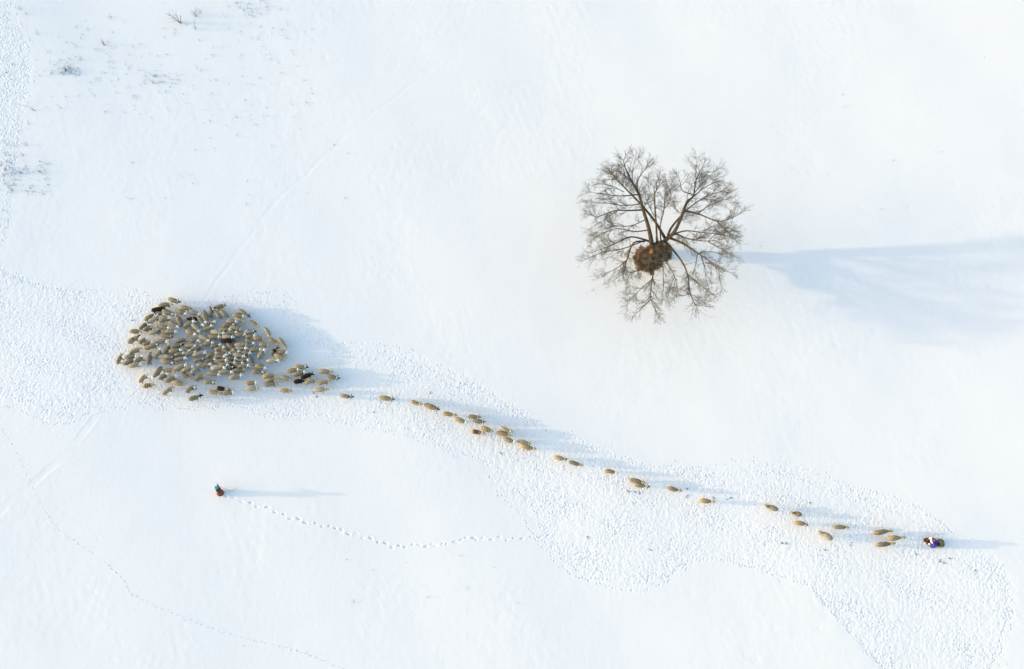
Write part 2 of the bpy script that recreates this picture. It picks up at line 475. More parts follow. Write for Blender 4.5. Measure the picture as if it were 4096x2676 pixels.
FL = dict(t=((.34, .285, .185), "tan"), o=((.37, .285, .165), "orange tan"), p=((.43, .375, .265), "pale cream"), g=((.27, .23, .155), "drab grey tan"), d=((.042, .022, .016), "dark brown"))
HD = dict(w=((.74, .71, .66), "white"), t=((.50, .39, .22), "tan"), k=((.022, .02, .022), "black"), m=((.70, .68, .64), "white and black"), r=((.16, .065, .025), "brown"), g=((.25, .22, .17), "grey"), d=((.03, .02, .016), "dark brown"))
M_FL = {}
for k, (c, _) in FL.items():
    o_ = tuple(min(1, x * f) for x, f in zip(c, (.52, .48, .42)))
    M_FL[k] = mat("fleece_" + FL[k][1].replace(" ", "_"), c, .95, noise=(9.0, o_, .42, .72), bump=(24, .9, .03), spec=.1)
    n_ = M_FL[k].node_tree; b_ = n_.nodes["Principled BSDF"]; l_ = b_.inputs["Base Color"].links[0]; src_ = l_.from_socket; n_.links.remove(l_)
    oi = n_.nodes.new("ShaderNodeObjectInfo"); mr = n_.nodes.new("ShaderNodeMapRange"); mr.inputs[3].default_value = .80; mr.inputs[4].default_value = 1.18
    hs = n_.nodes.new("ShaderNodeHueSaturation"); n_.links.new(oi.outputs["Random"], mr.inputs[0]); n_.links.new(mr.outputs[0], hs.inputs["Value"]); n_.links.new(src_, hs.inputs["Color"]); n_.links.new(hs.outputs[0], b_.inputs["Base Color"])
M_HD = {k: mat("face_" + v[1].replace(" ", "_"), v[0], .7, spec=.2) for k, v in HD.items()}
M_DARK = mat("black_wool", (.03, .022, .02), .9, noise=(9, (.055, .035, .025), .4, .7), spec=.1)
M_LEG = mat("leg_hair", (.14, .11, .085), .8); M_LEGD = mat("dark_leg_hair", (.035, .03, .028), .8)
M_EARW = M_HD['w']; M_EARK = M_HD['k']

def bezier(a, b, c, t): return a * (1 - t) ** 2 + b * 2 * t * (1 - t) + c * t * t

def build_sheep(i, crop, r, n, h, fc, hc, extra):
    ox, oy = CROPS[crop]
    px = lambda p: (ox + p[0] / 5.95, oy + p[1] / 5.95)
    rr = random.Random(100 + i)
    rump = at(*px(r), .60); neck = at(*px(n), .70); nose = at(*px(h), .66)
    d = neck - rump; d.z = 0; L = d.length; fwd = d.normalized()
    base = (rump + neck) / 2; base.z = gz(base.x, base.y)
    hd = nose - neck; hd.z = 0
    hl = hd.length; hdir = hd.normalized() if hl > .02 else fwd
    if hl < .30: nose = neck + hdir * .30 + Vector((0, 0, -.06))
    lift = rr.uniform(-.02, .04); wid = rr.uniform(.222, .262) * min(1.12, max(.92, L / .95))
    g0 = base.z
    ctrl = neck - fwd * L * .35 + Vector((0, 0, .02))
    # body core: rings from rump to muzzle, legs and ears grown out of its faces
    N = 10; V = []; Fc = []; FM = []
    rings = []
    prof = [(0.02, .05, .06), (.06, .13, .15), (.2, .17, .19), (.4, .18, .20), (.6, .175, .2), (.8, .16, .19), (.93, .12, .15)]
    for t, hw, hh in prof:
        p = rump.lerp(neck, t); rings.append((Vector((p.x, p.y, g0 + .56 + .02 * t)), fwd, hw, hh))
    poll = nose - hdir * min(.28, (nose - neck).length * .78); poll.z = g0 + .80 + lift
    nk = neck.lerp(poll, .3); nk.z = g0 + .72
    rings.append((nk, (fwd + hdir).normalized(), .10, .12))
    rings.append((poll, hdir, .108, .105))
    nz = Vector((nose.x, nose.y, g0 + .66 + lift))
    hv = (nz - poll)
    rings.append((poll + hv * .28, hdir, .104, .095))
    rings.append((poll + hv * .62, hdir, .074, .07))
    rings.append((poll + hv * .90, hdir, .056, .05))
    rings.append((poll + hv * 1.0, hdir, .026, .024))
    nT = 7
    for (c, f, hw, hh) in rings:
        s = Vector((f.y, -f.x, 0))                        # right-hand side
        for k in range(N):
            a = 2 * math.pi * (k + .5) / N
            V.append(c - base + s * (hw * math.cos(a)) + Vector((0, 0, hh * math.sin(a))))
    skip = {}
    for row, leg in ((1, 'b'), (4, 'f')):
        skip[(row, 6)] = leg + 'l'; skip[(row, 8)] = leg + 'r'
    skip[(8, 4)] = 'earl'; skip[(8, 9)] = 'earr'
    for q in range(len(rings) - 1):
        for k in range(N):
            f4 = [q * N + k, q * N + (k + 1) % N, (q + 1) * N + (k + 1) % N, (q + 1) * N + k]
            hm = 1 if q >= 8 else (2 if (q == 7) else 0)
            if hc == 'm' and q >= 10: hm = 5
            if hc == 'k' and q == 8 and k in (1, 2, 3): hm = 6
            key = (q, k)
            if key not in skip: Fc.append(tuple(f4)); FM.append(hm); continue
            kind = skip[key]; cen = sum((V[j] for j in f4), Vector()) / 4
            prev = f4
            if kind.startswith('ear'):
                sgn = -1 if kind == 'earl' else 1
                s = Vector((hdir.y, -hdir.x, 0)) * sgn
                steps = [(cen + s * .035, .75), (cen + s * .10 - hdir * .02 + Vector((0, 0, -.012)), 1.15), (cen + s * .18 - hdir * .03 + Vector((0, 0, -.035)), .45)]
                m_ = 4
            else:
                st = rr.uniform(-.13, .13); low = gz((base + cen).x, (base + cen).y) - base.z - .05
                kx = cen + fwd * st * .4; kx.z = .30
                fx_ = cen + fwd * st; fx_.z = low
                hock = kx + fwd * (-.03 if kind[0] == 'b' else .015)
                steps = [(Vector((hock.x, hock.y, .30)), .62), (Vector((fx_.x, fx_.y, .10)), .36), (Vector((fx_.x + fwd.x * .02, fx_.y + fwd.y * .02, low)), .44)]
                m_ = 3
            o4 = [V[j] - cen for j in f4]
            for c3, sc in steps:
                b0 = len(V)
                for v in o4:
                    w_ = v * sc
                    if m_ == 3: w_ = Vector((v.x, v.y, 0)); w_ = w_.normalized() * (.085 * sc) if w_.length > 1e-6 else w_
                    if m_ == 4: w_ = Vector((v.x * sc * .9, v.y * sc * .9, v.z * sc * .5))
                    V.append(c3 + w_)
                for e in range(4):
                    Fc.append((prev[e], prev[(e + 1) % 4], b0 + (e + 1) % 4, b0 + e)); FM.append(m_)
                prev = [b0, b0 + 1, b0 + 2, b0 + 3]
            Fc.append(tuple(prev)); FM.append(m_)
    Fc.append(tuple(reversed(range(N)))); FM.append(0)
    last = (len(rings) - 1) * N; Fc.append(tuple(last + k for k in range(N))); FM.append(5 if hc in 'mk' else 1)
    legm = M_LEGD if (hc in 'kd' or rr.random() < .45) else M_LEG
    ear = M_EARK if hc in 'km' else M_HD[hc]
    neckm = M_DARK if extra in ('tailup', 'collar') else (M_HD[hc] if hc in 'wdr' else M_FL[fc])
    if hc == 'k': muz = M_HD['k']
    body = mesh_obj("sheep", V, Fc, [M_FL[fc], M_HD[hc], neckm, legm, ear, M_EARK, M_HD['w']], fmat=FM, loc=base)
    sb = body.modifiers.new("smooth", 'SUBSURF'); sb.levels = 1; sb.render_levels = 1
    # the fleece: a lumpy coat from tail to neck
    N2, RW = 16, 15; V = []; Fc = []; FM = []
    ph = [rr.uniform(0, 6.28) for _ in range(6)]
    for q in range(RW + 1):
        t = q / RW
        env = max(0.0, 1 - abs(2 * t - 1) ** 4) ** .5
        hw = wid * (env * (1.0 - .20 * max(0, t - .55) / .45) * (.93 + .07 * math.sin(t * 3 + ph[0])))
        if t > .86: hw = max(hw, wid * .50)
        if t < .10: hw = max(hw, wid * (.48 + 2.6 * t))
        hh = hw * 1.08
        p = rump.lerp(neck, t * 1.07 - .05); c = Vector((p.x, p.y, g0 + .575 + .035 * math.sin(t * math.pi) + .10 * max(0, t - .75) / .25)) - base
        tx = -.04 if t == 0 else (.0)
        s = Vector((fwd.y, -fwd.x, 0))
        for k in range(N2):
            a = 2 * math.pi * k / N2
            lump = 1 + .045 * math.sin(3 * a + ph[1] + t * 9) * math.sin(t * 17 + ph[2]) + .03 * math.sin(5 * a + t * 23 + ph[3]) + .022 * math.sin(t * 48 + ph[4]) + rr.uniform(-.018, .018)
            V.append(c + fwd * tx + s * (hw * lump * math.cos(a)) + Vector((0, 0, hh * lump * (math.sin(a) if math.sin(a) > 0 else .92 * math.sin(a)))))
    for q in range(RW):
        t = (q + .5) / RW
        for k in range(N2):
            Fc.append((q * N2 + k, q * N2 + (k + 1) % N2, (q + 1) * N2 + (k + 1) % N2, (q + 1) * N2 + k))
            a = 2 * math.pi * (k + .5) / N2; top = math.sin(a); m_ = 0
            if extra == 'spots' and top > .25 and (q * 7 + k * 5) % 6 == 0: m_ = 1
            if extra == 'stripe' and .42 < t < .50 and top > -.1: m_ = 2
            if extra == 'patch' and .52 < t < .68 and -.1 < math.cos(a) < .75 and top > 0: m_ = 1
            if extra == 'collar' and t > .55: m_ = 1
            if extra == 'stripes' and q in (5, 8, 11) and top > .3: m_ = 1
            if extra == 'spot' and .45 < t < .58 and top > .2 and math.cos(a) < -.2: m_ = 1
            if extra == 'saddle' and .27 < t < .86: m_ = 1
            if extra == 'saddle' and t >= .86: m_ = 2
            if extra == 'back' and .2 < t < .7 and top > .55: m_ = 3
            if extra == 'tailup' and t > .85: m_ = 1
            FM.append(m_)
    Fc.append(tuple(reversed(range(N2)))); FM.append(0); Fc.append(tuple(RW * N2 + k for k in range(N2))); FM.append(2 if False else 0)
    # the fat tail or tail stub at the rump
    tz = g0 + .50; tp = Vector((rump.x, rump.y, tz)) - base
    if extra == 'tailup': pts = [tp + Vector((0, 0, .05)), tp - fwd * .07 + Vector((0, .08, .16)), tp - fwd * .06 + Vector((0, .2, .26))]; rd = [.06, .05, .025]
    else: pts = [tp + fwd * .06, tp - fwd * .05 + Vector((0, 0, .01)), tp - fwd * .09 - Vector((0, 0, .10)), tp - fwd * .07 - Vector((0, 0, .2))]; rd = [.10, .09, .06, .02]
    n0 = len(Fc); tube(V, Fc, pts, rd, 8); FM += [0] * (len(Fc) - n0)
    fl = mesh_obj("fleece", V, Fc, [M_FL[fc], M_DARK if extra != 'patch' else M_HD['r'], M_FL['p'], M_HD['r']], parent=body, fmat=FM)
    sb = fl.modifiers.new("smooth", 'SUBSURF'); sb.levels = 1; sb.render_levels = 1
    return body

rows = [l.split() for l in SHEEP.strip().splitlines()]
DATA = []
for i, l in enumerate(rows):
    v = [float(x) for x in l[1:7]]; ex = l[9] if len(l) > 9 else ""
    ox, oy = CROPS[l[0]]
    DATA.append(dict(i=i, crop=l[0], r=v[0:2], n=v[2:4], h=v[4:6], fc=l[7], hc=l[8], ex=ex, c=(ox + (v[0] + v[2]) / 2 / 5.95, oy + (v[1] + v[3]) / 2 / 5.95), hd=(v[2] - v[0], v[3] - v[1])))
for s in DATA: s['o'] = build_sheep(s['i'], s['crop'], s['r'], s['n'], s['h'], s['fc'], s['hc'], s['ex'])

# labels: a few sheep that stand out are named by look, the rest by how they stand to one of those
FILE0 = next(s['i'] for s in DATA if s['ex'] == 'tailup')
def heading(s):
    a = math.degrees(math.atan2(-s['hd'][1], s['hd'][0])) % 360
    return ["right", "upper right", "up", "upper left", "left", "lower left", "down", "lower right"][int((a + 22.5) // 45) % 8]
ORD = ["first", "second", "third", "fourth", "fifth", "sixth", "seventh", "eighth", "ninth", "tenth", "eleventh", "twelfth", "thirteenth", "fourteenth", "fifteenth", "sixteenth", "seventeenth", "eighteenth", "nineteenth", "twentieth"]
file_ = sorted([s for s in DATA if s['i'] >= FILE0], key=lambda s: s['c'][0])
for k, s in enumerate(file_):
    n_ = len(file_)
    what = f"{FL[s['fc']][1]} sheep with {HD[s['hc']][1]} head"
    if s['ex'] == 'tailup': lb = "tan sheep with black neck and raised tail, first to leave the flock"
    elif k < n_ / 2: lb = f"{what}, {ORD[k]} from the left in the single file"
    else: lb = f"{what}, {ORD[n_ - 1 - k]} in the file behind the shepherd"
    tag(s['o'], lb, "sheep", "sheep walking in single file to the shepherd")
pack = [s for s in DATA if s['i'] < FILE0]
def find(u, v): return min(pack, key=lambda s: (s['c'][0] - u) ** 2 + (s['c'][1] - v) ** 2)
def src(c, x, y): return (CROPS[c][0] + x / 5.95, CROPS[c][1] + y / 5.95)
LMK = [(src('A', 1490, 240), "tan sheep with dark spots, topmost of the whole flock", "the topmost sheep"),
 (src('A', 1150, 460), "dark brown sheep on the flock's upper left edge", "the upper-left brown sheep"),
 (src('A', 1960, 690), "dark brown sheep with a pale stripe, facing left", "the striped brown sheep"),
 (src('A', 1040, 980), "pale cream sheep with ginger brown head on the flock's left side", "the ginger headed sheep"),
 (src('A', 540, 1170), "tan sheep with a brown patch on its back and black head", "the brown patched sheep"),
 (src('B', 640, 1210), "large dark brown sheep in the middle of the flock", "the central brown sheep"),
 (src('D', 1740, 140), "grey tan sheep with dark brown shoulders on the flock's right edge", "the brown shouldered sheep"),
 (src('C', 210, 320), "orange tan sheep facing up, leftmost of the whole flock", "the leftmost sheep"),
 (src('C', 2000, 1250), "drab sheep with dark pointed head, lowest of the whole flock", "the lowest sheep"),
 (src('D', 500, 1030), "sheep with dark brown saddle between cream rump and cream collar", "the brown saddled sheep"),
 (src('B', 1010, 520), "tan sheep with dark brown neck and head at the flock's upper right", "the brown necked sheep"),
 (src('E', 980, 490), "reddish dark brown sheep right of the flock, upper of two together", "the reddish brown sheep"),
 (src('E', 800, 620), "dark brown sheep right of the flock, lower of two together", "the low brown sheep"),
 (src('C', 890, 960), "orange tan sheep with dark stripes across its back at the flock's foot", "the dark striped sheep"),
 (src('C', 1120, 640), "tan sheep grazing head down to the lower left, rump up", "the grazing sheep"),
 (src('A', 1560, 1330), "drab sheep with jet black head in the flock's left half", "the black headed sheep"),
 (src('B', 1160, 990), "pale cream sheep with black face and a dark back spot", "the spotted pale sheep"),
 (src('D', 420, 530), "largest pale cream sheep with white head in the flock's lower middle", "the big pale sheep"),
 (src('B', 1600, 990), "tan sheep heading down alone along the flock's right edge", "the lone right sheep"),
 (src('E', 1300, 820), "pale cream woolly sheep, lowest of those strung out right of the flock", "the woolly straggler"),
 (src('B', 460, 380), "tan sheep with grey head at the flock's top, above a knot of three", "the knot's top sheep")]
marks = []
for p, lb, sh in LMK:
    s = find(*p)
    if 'short' in s: continue
    s['short'] = sh; s['lab'] = lb; marks.append(s)
DIRS = ["right of", "to the upper right of", "above", "to the upper left of", "left of", "to the lower left of", "below", "to the lower right of"]
cand = []
for m_ in marks:
    buck = {}
    for s in pack:
        if s is m_: continue
        dx, dy = s['c'][0] - m_['c'][0], s['c'][1] - m_['c'][1]
        k = int(((math.degrees(math.atan2(-dy, dx)) % 360) + 22.5) // 45) % 8
        buck.setdefault(k, []).append((math.hypot(dx, dy), s))
    for k, l in buck.items():
        for r_, (d_, s) in enumerate(sorted(l, key=lambda x: x[0])[:7]):
            cand.append((r_, d_, m_, k, s))
cand.sort(key=lambda x: (x[0], x[1]))
for r_, d_, m_, k, s in cand:
    if 'lab' in s: continue
    rank = "" if r_ == 0 else ORD[r_] + " "
    what = f"{FL[s['fc']][1].replace('drab ', '').replace('orange tan', 'orange').replace('pale ', '')} sheep, {HD[s['hc']][1].replace(' and ', '-').replace('dark ', '')} head"
    s['lab'] = f"{what}, {rank}nearest {DIRS[k]} {m_['short']}"
for s in pack:
    right = s['crop'] == 'E' or s['c'][0] > 1130
    tag(s['o'], s.get('lab', f"tan sheep number {s['i']}"), "sheep", "sheep crowded in the flock")

# ------------------------------------------------------------------ the bare tree
TO = lambda zx, zy, h: at(2280 + zx / 2.046, 560 + zy / 2.046, h)
M_BARK = mat("willow_bark", (.09, .066, .044), .9, noise=(3.0, (.17, .12, .066), .35, .7), bump=(30, .8, .03))
M_TWIG = mat("willow_twigs", (.074, .064, .038), .85, noise=(.6, (.118, .092, .046), .4, .6))
M_CUT = mat("cut_wood", (.40, .20, .07), .8, noise=(6, (.40, .19, .06), .4, .6))
LIMBS = [  # polyline in crop pixels, height at start, height at end, radius at start, radius at end
 ([(672,862),(640,720),(592,560),(540,420),(480,310),(432,190),(418,120)], 2.1, 9.3, .25, .02),
 ([(775,800),(690,650),(560,510),(440,400),(345,300),(285,235)], 2.3, 8.3, .16, .02),
 ([(762,835),(860,760),(930,600),(970,500),(1020,430),(1045,300),(1110,180)], 2.1, 9.4, .22, .02),
 ([(792,815),(832,710),(928,600),(1010,530),(1150,440),(1290,400)], 2.2, 8.4, .14, .02),
 ([(712,860),(700,700),(690,450),(712,380),(728,335)], 2.1, 8.2, .13, .012),
 ([(745,835),(742,690),(770,560),(772,440),(795,400)], 2.2, 7.6, .08, .012),
 ([(815,800),(950,850),(1060,930),(1160,1000),(1330,1090)], 2.1, 5.4, .14, .015),
 ([(800,800),(880,762),(980,800),(1150,830),(1320,800)], 2.2, 6.2, .12, .015),
 ([(840,770),(950,742),(1070,745),(1200,770),(1340,740)], 2.4, 6.6, .09, .012),
 ([(815,865),(920,1000),(975,1110),(990,1270),(1060,1370),(1130,1345)], 1.8, 4.6, .11, .012),
 ([(690,935),(680,1080),(665,1200),(657,1320),(722,1440)], 1.8, 4.3, .11, .012),
 ([(657,1320),(575,1400),(535,1420)], 3.6, 4.3, .05, .012),
 ([(742,920),(780,980),(860,1130),(892,1260)], 1.9, 4.3, .07, .01),
 ([(730,940),(760,1050),(768,1200),(760,1310)], 1.9, 4.0, .06, .01),
 ([(650,830),(480,790),(300,860),(130,930)], 2.1, 5.6, .11, .012),
 ([(610,830),(500,850),(440,990),(400,1100),(320,1160)], 2.2, 5.0, .10, .012),
 ([(625,815),(430,880),(230,930),(110,965)], 2.2, 5.2, .07, .012),
 ([(640,730),(500,745),(380,720),(260,745),(140,800)], 3.4, 6.4, .07, .012),
 ([(615,640),(480,690),(340,690),(300,650)], 4.2, 7.0, .05, .012),
 ([(592,560),(470,560),(340,572),(180,625),(125,605)], 5.2, 7.6, .10, .012),
 ([(540,430),(400,440),(260,420),(130,405)], 6.3, 8.0, .07, .012),
 ([(560,510),(420,520),(260,500),(110,495)], 5.3, 7.6, .06, .012),
 ([(480,320),(400,250),(310,215)], 7.4, 9.0, .05, .012),
 ([(540,420),(545,320),(600,215),(640,190)], 6.4, 9.2, .07, .012),
 ([(500,350),(490,250),(520,150)], 7.0, 9.2, .04, .012),
 ([(935,565),(1060,590),(1220,655),(1330,650),(1430,590)], 4.8, 7.6, .10, .012),
 ([(1020,430),(930,400),(915,330),(880,270)], 6.6, 9.0, .06, .012),
 ([(1220,655),(1310,740),(1370,790)], 6.4, 7.0, .05, .012),
 ([(1060,590),(1160,520),(1300,470)], 5.8, 8.2, .06, .012),
 ([(1060,930),(1035,1060),(1010,1110)], 3.6, 4.5, .05, .012),
 ([(1090,960),(1120,1060),(1130,1170)], 3.8, 5.0, .05, .012),
 ([(975,1110),(1060,1180),(1140,1245)], 3.2, 4.3, .05, .01),
 ([(660,940),(560,1065),(470,1110),(440,1190)], 1.9, 4.0, .06, .01),
 ([(668,1150),(560,1240),(470,1345)], 3.0, 4.3, .05, .01),
 ([(1150,830),(1260,900),(1340,950)], 4.5, 6.0, .06, .012),
 ([(1150,1000),(1235,1060),(1265,1175)], 4.2, 5.0, .05, .012),
 ([(440,990),(350,1060),(240,1100)], 3.4, 4.8, .05, .01),
 ([(690,620),(620,480),(600,400)], 4.6, 7.2, .04, .01),
 ([(690,500),(650,420),(640,350)], 6.0, 8.4, .035, .01),
 ([(770,560),(820,480),(830,380)], 5.5, 8.0, .035, .01),
 ([(1045,300),(1150,270),(1190,300)], 7.8, 8.8, .04, .01),
 ([(990,1270),(930,1290),(890,1260)], 3.9, 4.4, .035, .01),
 ([(970,500),(1090,390),(1230,330),(1290,330)], 5.9, 8.8, .06, .012),
 ([(1030,420),(1120,310),(1200,240)], 6.9, 9.0, .05, .012),
 ([(1090,470),(1200,470),(1310,500)], 6.4, 8.0, .05, .012),
 ([(1045,310),(1040,230),(1060,170)], 7.7, 9.2, .04, .01),
 ([(1100,745),(1210,700),(1330,720)], 4.6, 6.6, .045, .012),
 ([(1060,930),(1180,920),(1300,960)], 3.8, 5.4, .05, .012),
 ([(1150,830),(1230,770),(1350,800)], 4.8, 6.2, .04, .012),
 ([(430,190),(380,170),(350,190)], 8.8, 9.2, .03, .01),
 ([(400,250),(330,300),(230,310)], 7.8, 8.6, .035, .01),
 ([(300,860),(240,800),(190,790)], 4.2, 5.2, .035, .01),
 ([(420,410),(300,350),(200,340)], 7.2, 8.4, .045, .01),
 ([(340,572),(260,640),(180,680)], 6.4, 7.4, .04, .01),
 ([(930,600),(860,540),(840,430)], 5.0, 7.6, .035, .01),
 ([(860,1130),(820,1220),(800,1290)], 3.0, 4.0, .03, .01)]
tb = TO(702, 935, 0); tb.z = gz(tb.x, tb.y)
tree = empty("bare_tree", tb)
tag(tree, "bare heart-shaped willow alone on the snow, brown brush heap in its fork", "tree")
TV, TF, CV, CF = [], [], [], []
fork = TO(722, 868, 2.1) - tb
trunk_pts = [Vector((0, 0, -.25)), Vector((0.0, 0, .3)), fork * .45 + Vector((0, 0, 0)), fork * .8, fork + Vector((0, 0, .25))]
tube(TV, TF, trunk_pts, [.72, .56, .55, .62, .42], 16)
rt = random.Random(7)
def jit(s): return Vector((rt.gauss(0, s), rt.gauss(0, s), rt.gauss(0, s)))
def smooth_line(pts, per=4):
    out = []
    for i in range(len(pts) - 1):
        p0 = pts[max(i - 1, 0)]; p1 = pts[i]; p2 = pts[i + 1]; p3 = pts[min(i + 2, len(pts) - 1)]
        for k in range(per):
            t = k / per
            out.append(.5 * ((2 * p1) + (p2 - p0) * t + (2 * p0 - 5 * p1 + 4 * p2 - p3) * t * t + (3 * p1 - p0 - 3 * p2 + p3) * t ** 3))
    out.append(pts[-1]); return out
def grow(p, d, L, r, depth):
    """one branch with its own twigs"""
    n = {0: 6, 1: 4, 2: 3}[depth]
    pts = [p]; dd = d.normalized()
    for k in range(n):
        dd = (dd + jit(.085) + Vector((0, 0, .03))).normalized(); pts.append(pts[-1] + dd * L / n)
    rad = [max(.0042, r * (1 - .78 * k / n)) for k in range(n + 1)]
    tube(CV, CF, pts, rad, 4 if depth == 0 else 3, cap=False)
    if depth >= 2: return
    m_ = int(L * (5.2 if depth == 0 else 5.4)) + 2
    for _ in range(m_):
        t = rt.uniform(.15, 1.0); k = min(int(t * n), n - 1); q = pts[k].lerp(pts[k + 1], t * n - k)
        ax_ = (pts[k + 1] - pts[k]).normalized(); perp = ax_.cross(jit(1)).normalized()
        a = R(rt.uniform(18, 48))
        nd = ax_ * math.cos(a) + perp * math.sin(a)
        grow(q, nd, L * rt.uniform(.36, .66), r * .5, depth + 1)
for pl, h0, h1, r0, r1 in LIMBS:
    pl = [(720 + (x - 720) * ((.925 if x < 720 else .955) if i_ else 1), 870 + (y - 870) * (.965 if i_ else 1)) for i_, (x, y) in enumerate(pl)] if math.dist(pl[0], (720, 870)) < 130 else [(720 + (x - 720) * (.925 if x < 720 else .955), 870 + (y - 870) * .965) for x, y in pl]
    n = len(pl); cum = [0]
    for a, b in zip(pl[:-1], pl[1:]): cum.append(cum[-1] + math.dist(a, b))
    pts = [TO(p[0], p[1], h0 + (h1 - h0) * (cum[k] / cum[-1]) ** .85) - tb for k, p in enumerate(pl)]
    pts = [p + (jit(.05) if 0 < k else Vector()) for k, p in enumerate(pts)]
    ls = smooth_line(pts, 4); m_ = len(ls)
    rad = [r0 + (r1 - r0) * (k / (m_ - 1)) ** .8 for k in range(m_)]
    big = r0 > .085
    tube(TV if big else CV, TF if big else CF, ls, rad, 8 if big else 5)
    tot = sum((b - a).length for a, b in zip(ls[:-1], ls[1:]))
    s0 = .16 if r0 < .07 else .30
    for k in range(int(tot * 3.5) + 2):
        t = rt.uniform(s0, 1.0) if k > 1 else 1.0
        i = min(int(t * (m_ - 1)), m_ - 2); q = ls[i].lerp(ls[i + 1], t * (m_ - 1) - i)
        ax_ = (ls[i + 1] - ls[i]).normalized(); perp = ax_.cross(jit(1)).normalized()
        a = R(rt.uniform(20, 60)) if k > 2 else R(rt.uniform(0, 25))
        d = ax_ * math.cos(a) + perp * math.sin(a); d.z *= .7
        L = rt.uniform(.6, 1.35) * (1.25 - .45 * t)
        grow(q, d, L, min(.022, rad[i] * .55), 0)
trunk = mesh_obj("trunk", TV, TF, M_BARK, parent=tree)
crown = mesh_obj("crown", CV, CF, M_TWIG, parent=tree)
sv, sf = [], []
st_ = TO(675, 905, 3.05) - tb
tube(sv, sf, [st_ - Vector((0, 0, .7)), st_ - Vector((.02, 0, .2)), st_, st_ + Vector((.02, -.02, .04))], [.22, .20, .17, .13], 12)
tag(mesh_obj("cut_stump", sv, sf, M_CUT, parent=tree), "orange sawn stump of a limb in the fork")

# brush heap lodged in the fork: a lumpy mat of leaves and dead twigs
M_BR = mat("brown_leaves", (.32, .15, .06), .9, noise=(5, (.15, .072, .034), .45, .7)); M_BRT = mat("dead_twigs", (.42, .30, .175), .9, noise=(2, (.12, .085, .05), .4, .6)); M_BRO = mat("rust_leaves", (.42, .16, .045), .9)
hb = TO(652, 970, 2.5); heap_loc = Vector((hb.x, hb.y, hb.z - .45))
BV, BF, BM = [], [], []
def in_heap():
    """random place in the mat (two lobes, ragged rim)"""
    while True:
        zx, zy = rt.uniform(515, 840), rt.uniform(832, 1095)
        e1 = math.hypot((zx - 638) / 118, (zy - 975) / 108); e2 = math.hypot((zx - 762) / 74, (zy - 910) / 84)
        a = math.atan2(zy - 975, zx - 638); e1 *= 1 + .08 * math.sin(a * 7 + 1) + .06 * math.sin(a * 13)
        if min(e1, e2) < 1: return zx, zy, max(0, 1 - min(e1, e2) ** 2)
for k in range(26):      # clods that make up the mass
    zx, zy, e = in_heap(); c = TO(zx, zy, 2.42 + .08 * e) - heap_loc; r_ = .16 + .22 * e; b0 = len(BV)
    for ring in range(5):
        th_ = math.pi * (ring + .5) / 5
        for q in range(8):
            ph_ = 2 * math.pi * q / 8; rr_ = r_ * rt.uniform(.75, 1.25)
            BV.append(c + Vector((rr_ * math.sin(th_) * math.cos(ph_), rr_ * math.sin(th_) * math.sin(ph_), .26 * rr_ * math.cos(th_))))
    for ring in range(4):
        for q in range(8): BF.append((b0 + ring * 8 + q, b0 + ring * 8 + (q + 1) % 8, b0 + ring * 8 + 8 + (q + 1) % 8, b0 + ring * 8 + 8 + q)); BM.append(0)
    BF.append(tuple(b0 + q for q in range(8))); BM.append(0); BF.append(tuple(b0 + 32 + q for q in reversed(range(8)))); BM.append(0)
for k in range(5200):    # leaves
    zx, zy, e = in_heap(); c = TO(zx, zy, 2.40 + .22 * e * rt.random()) - heap_loc
    a = jit(1).normalized(); b = a.cross(jit(1)).normalized(); s = rt.uniform(.05, .10); b0 = len(BV)
    BV += [c + a * s, c + b * s * .5, c - a * s, c - b * s * .5]; BF.append((b0, b0 + 1, b0 + 2, b0 + 3)); BM.append(2 if (zx < 620 and rt.random() < .5) or rt.random() < .15 else 0)
for k in range(750):     # dead twigs lying over them
    zx, zy, e = in_heap(); c = TO(zx, zy, 2.48 + .16 * e) - heap_loc
    a = jit(1); a.z *= .1; a.normalize(); L = rt.uniform(.2, .55); n0 = len(BF)
    tube(BV, BF, [c - a * L, c + jit(.05), c + a * L], [.010, .011, .007], 3, cap=False); BM += [1] * (len(BF) - n0)
tag(mesh_obj("brush_heap", BV, BF, [M_BR, M_BRT, M_BRO], fmat=BM, smooth=False, loc=heap_loc), "round heap of brown leaves and dead twigs lodged in the bare tree", "brush heap")

# ------------------------------------------------------------------ dead shrubs poking through the snow at upper left
M_STEM = mat("dead_stem", (.05, .048, .05), .9)
M_TIP = mat("grass_tip", (.085, .085, .09), .9)
SHR = [(722,92,2.3,9,-.35),(786,67,1.5,6,-.2),(800,55,1.2,4,-.1),(786,118,1.2,4,-.3),(417,182,1.0,9,-.5),(442,73,.7,5,0),(85,40,.9,4,-.9),(105,60,.7,3,.8),(152,137,.6,4,-.6),(305,190,.9,3,-.2),(330,238,1.0,3,-.9),(262,285,.8,9,.4),(140,443,1.0,4,-.9),(118,497,.5,3,-.6),(110,583,.7,4,-.8),(92,623,.7,4,-.5),(165,692,.7,6,-.4),(88,695,.7,6,-.2),(50,765,.6,7,0),(22,682,.7,5,.8),(945,16,.6,6,.3),(615,333,.5,6,-.2),(50,260,.5,4,.6),(28,292,.5,4,-.5)]
shr = []
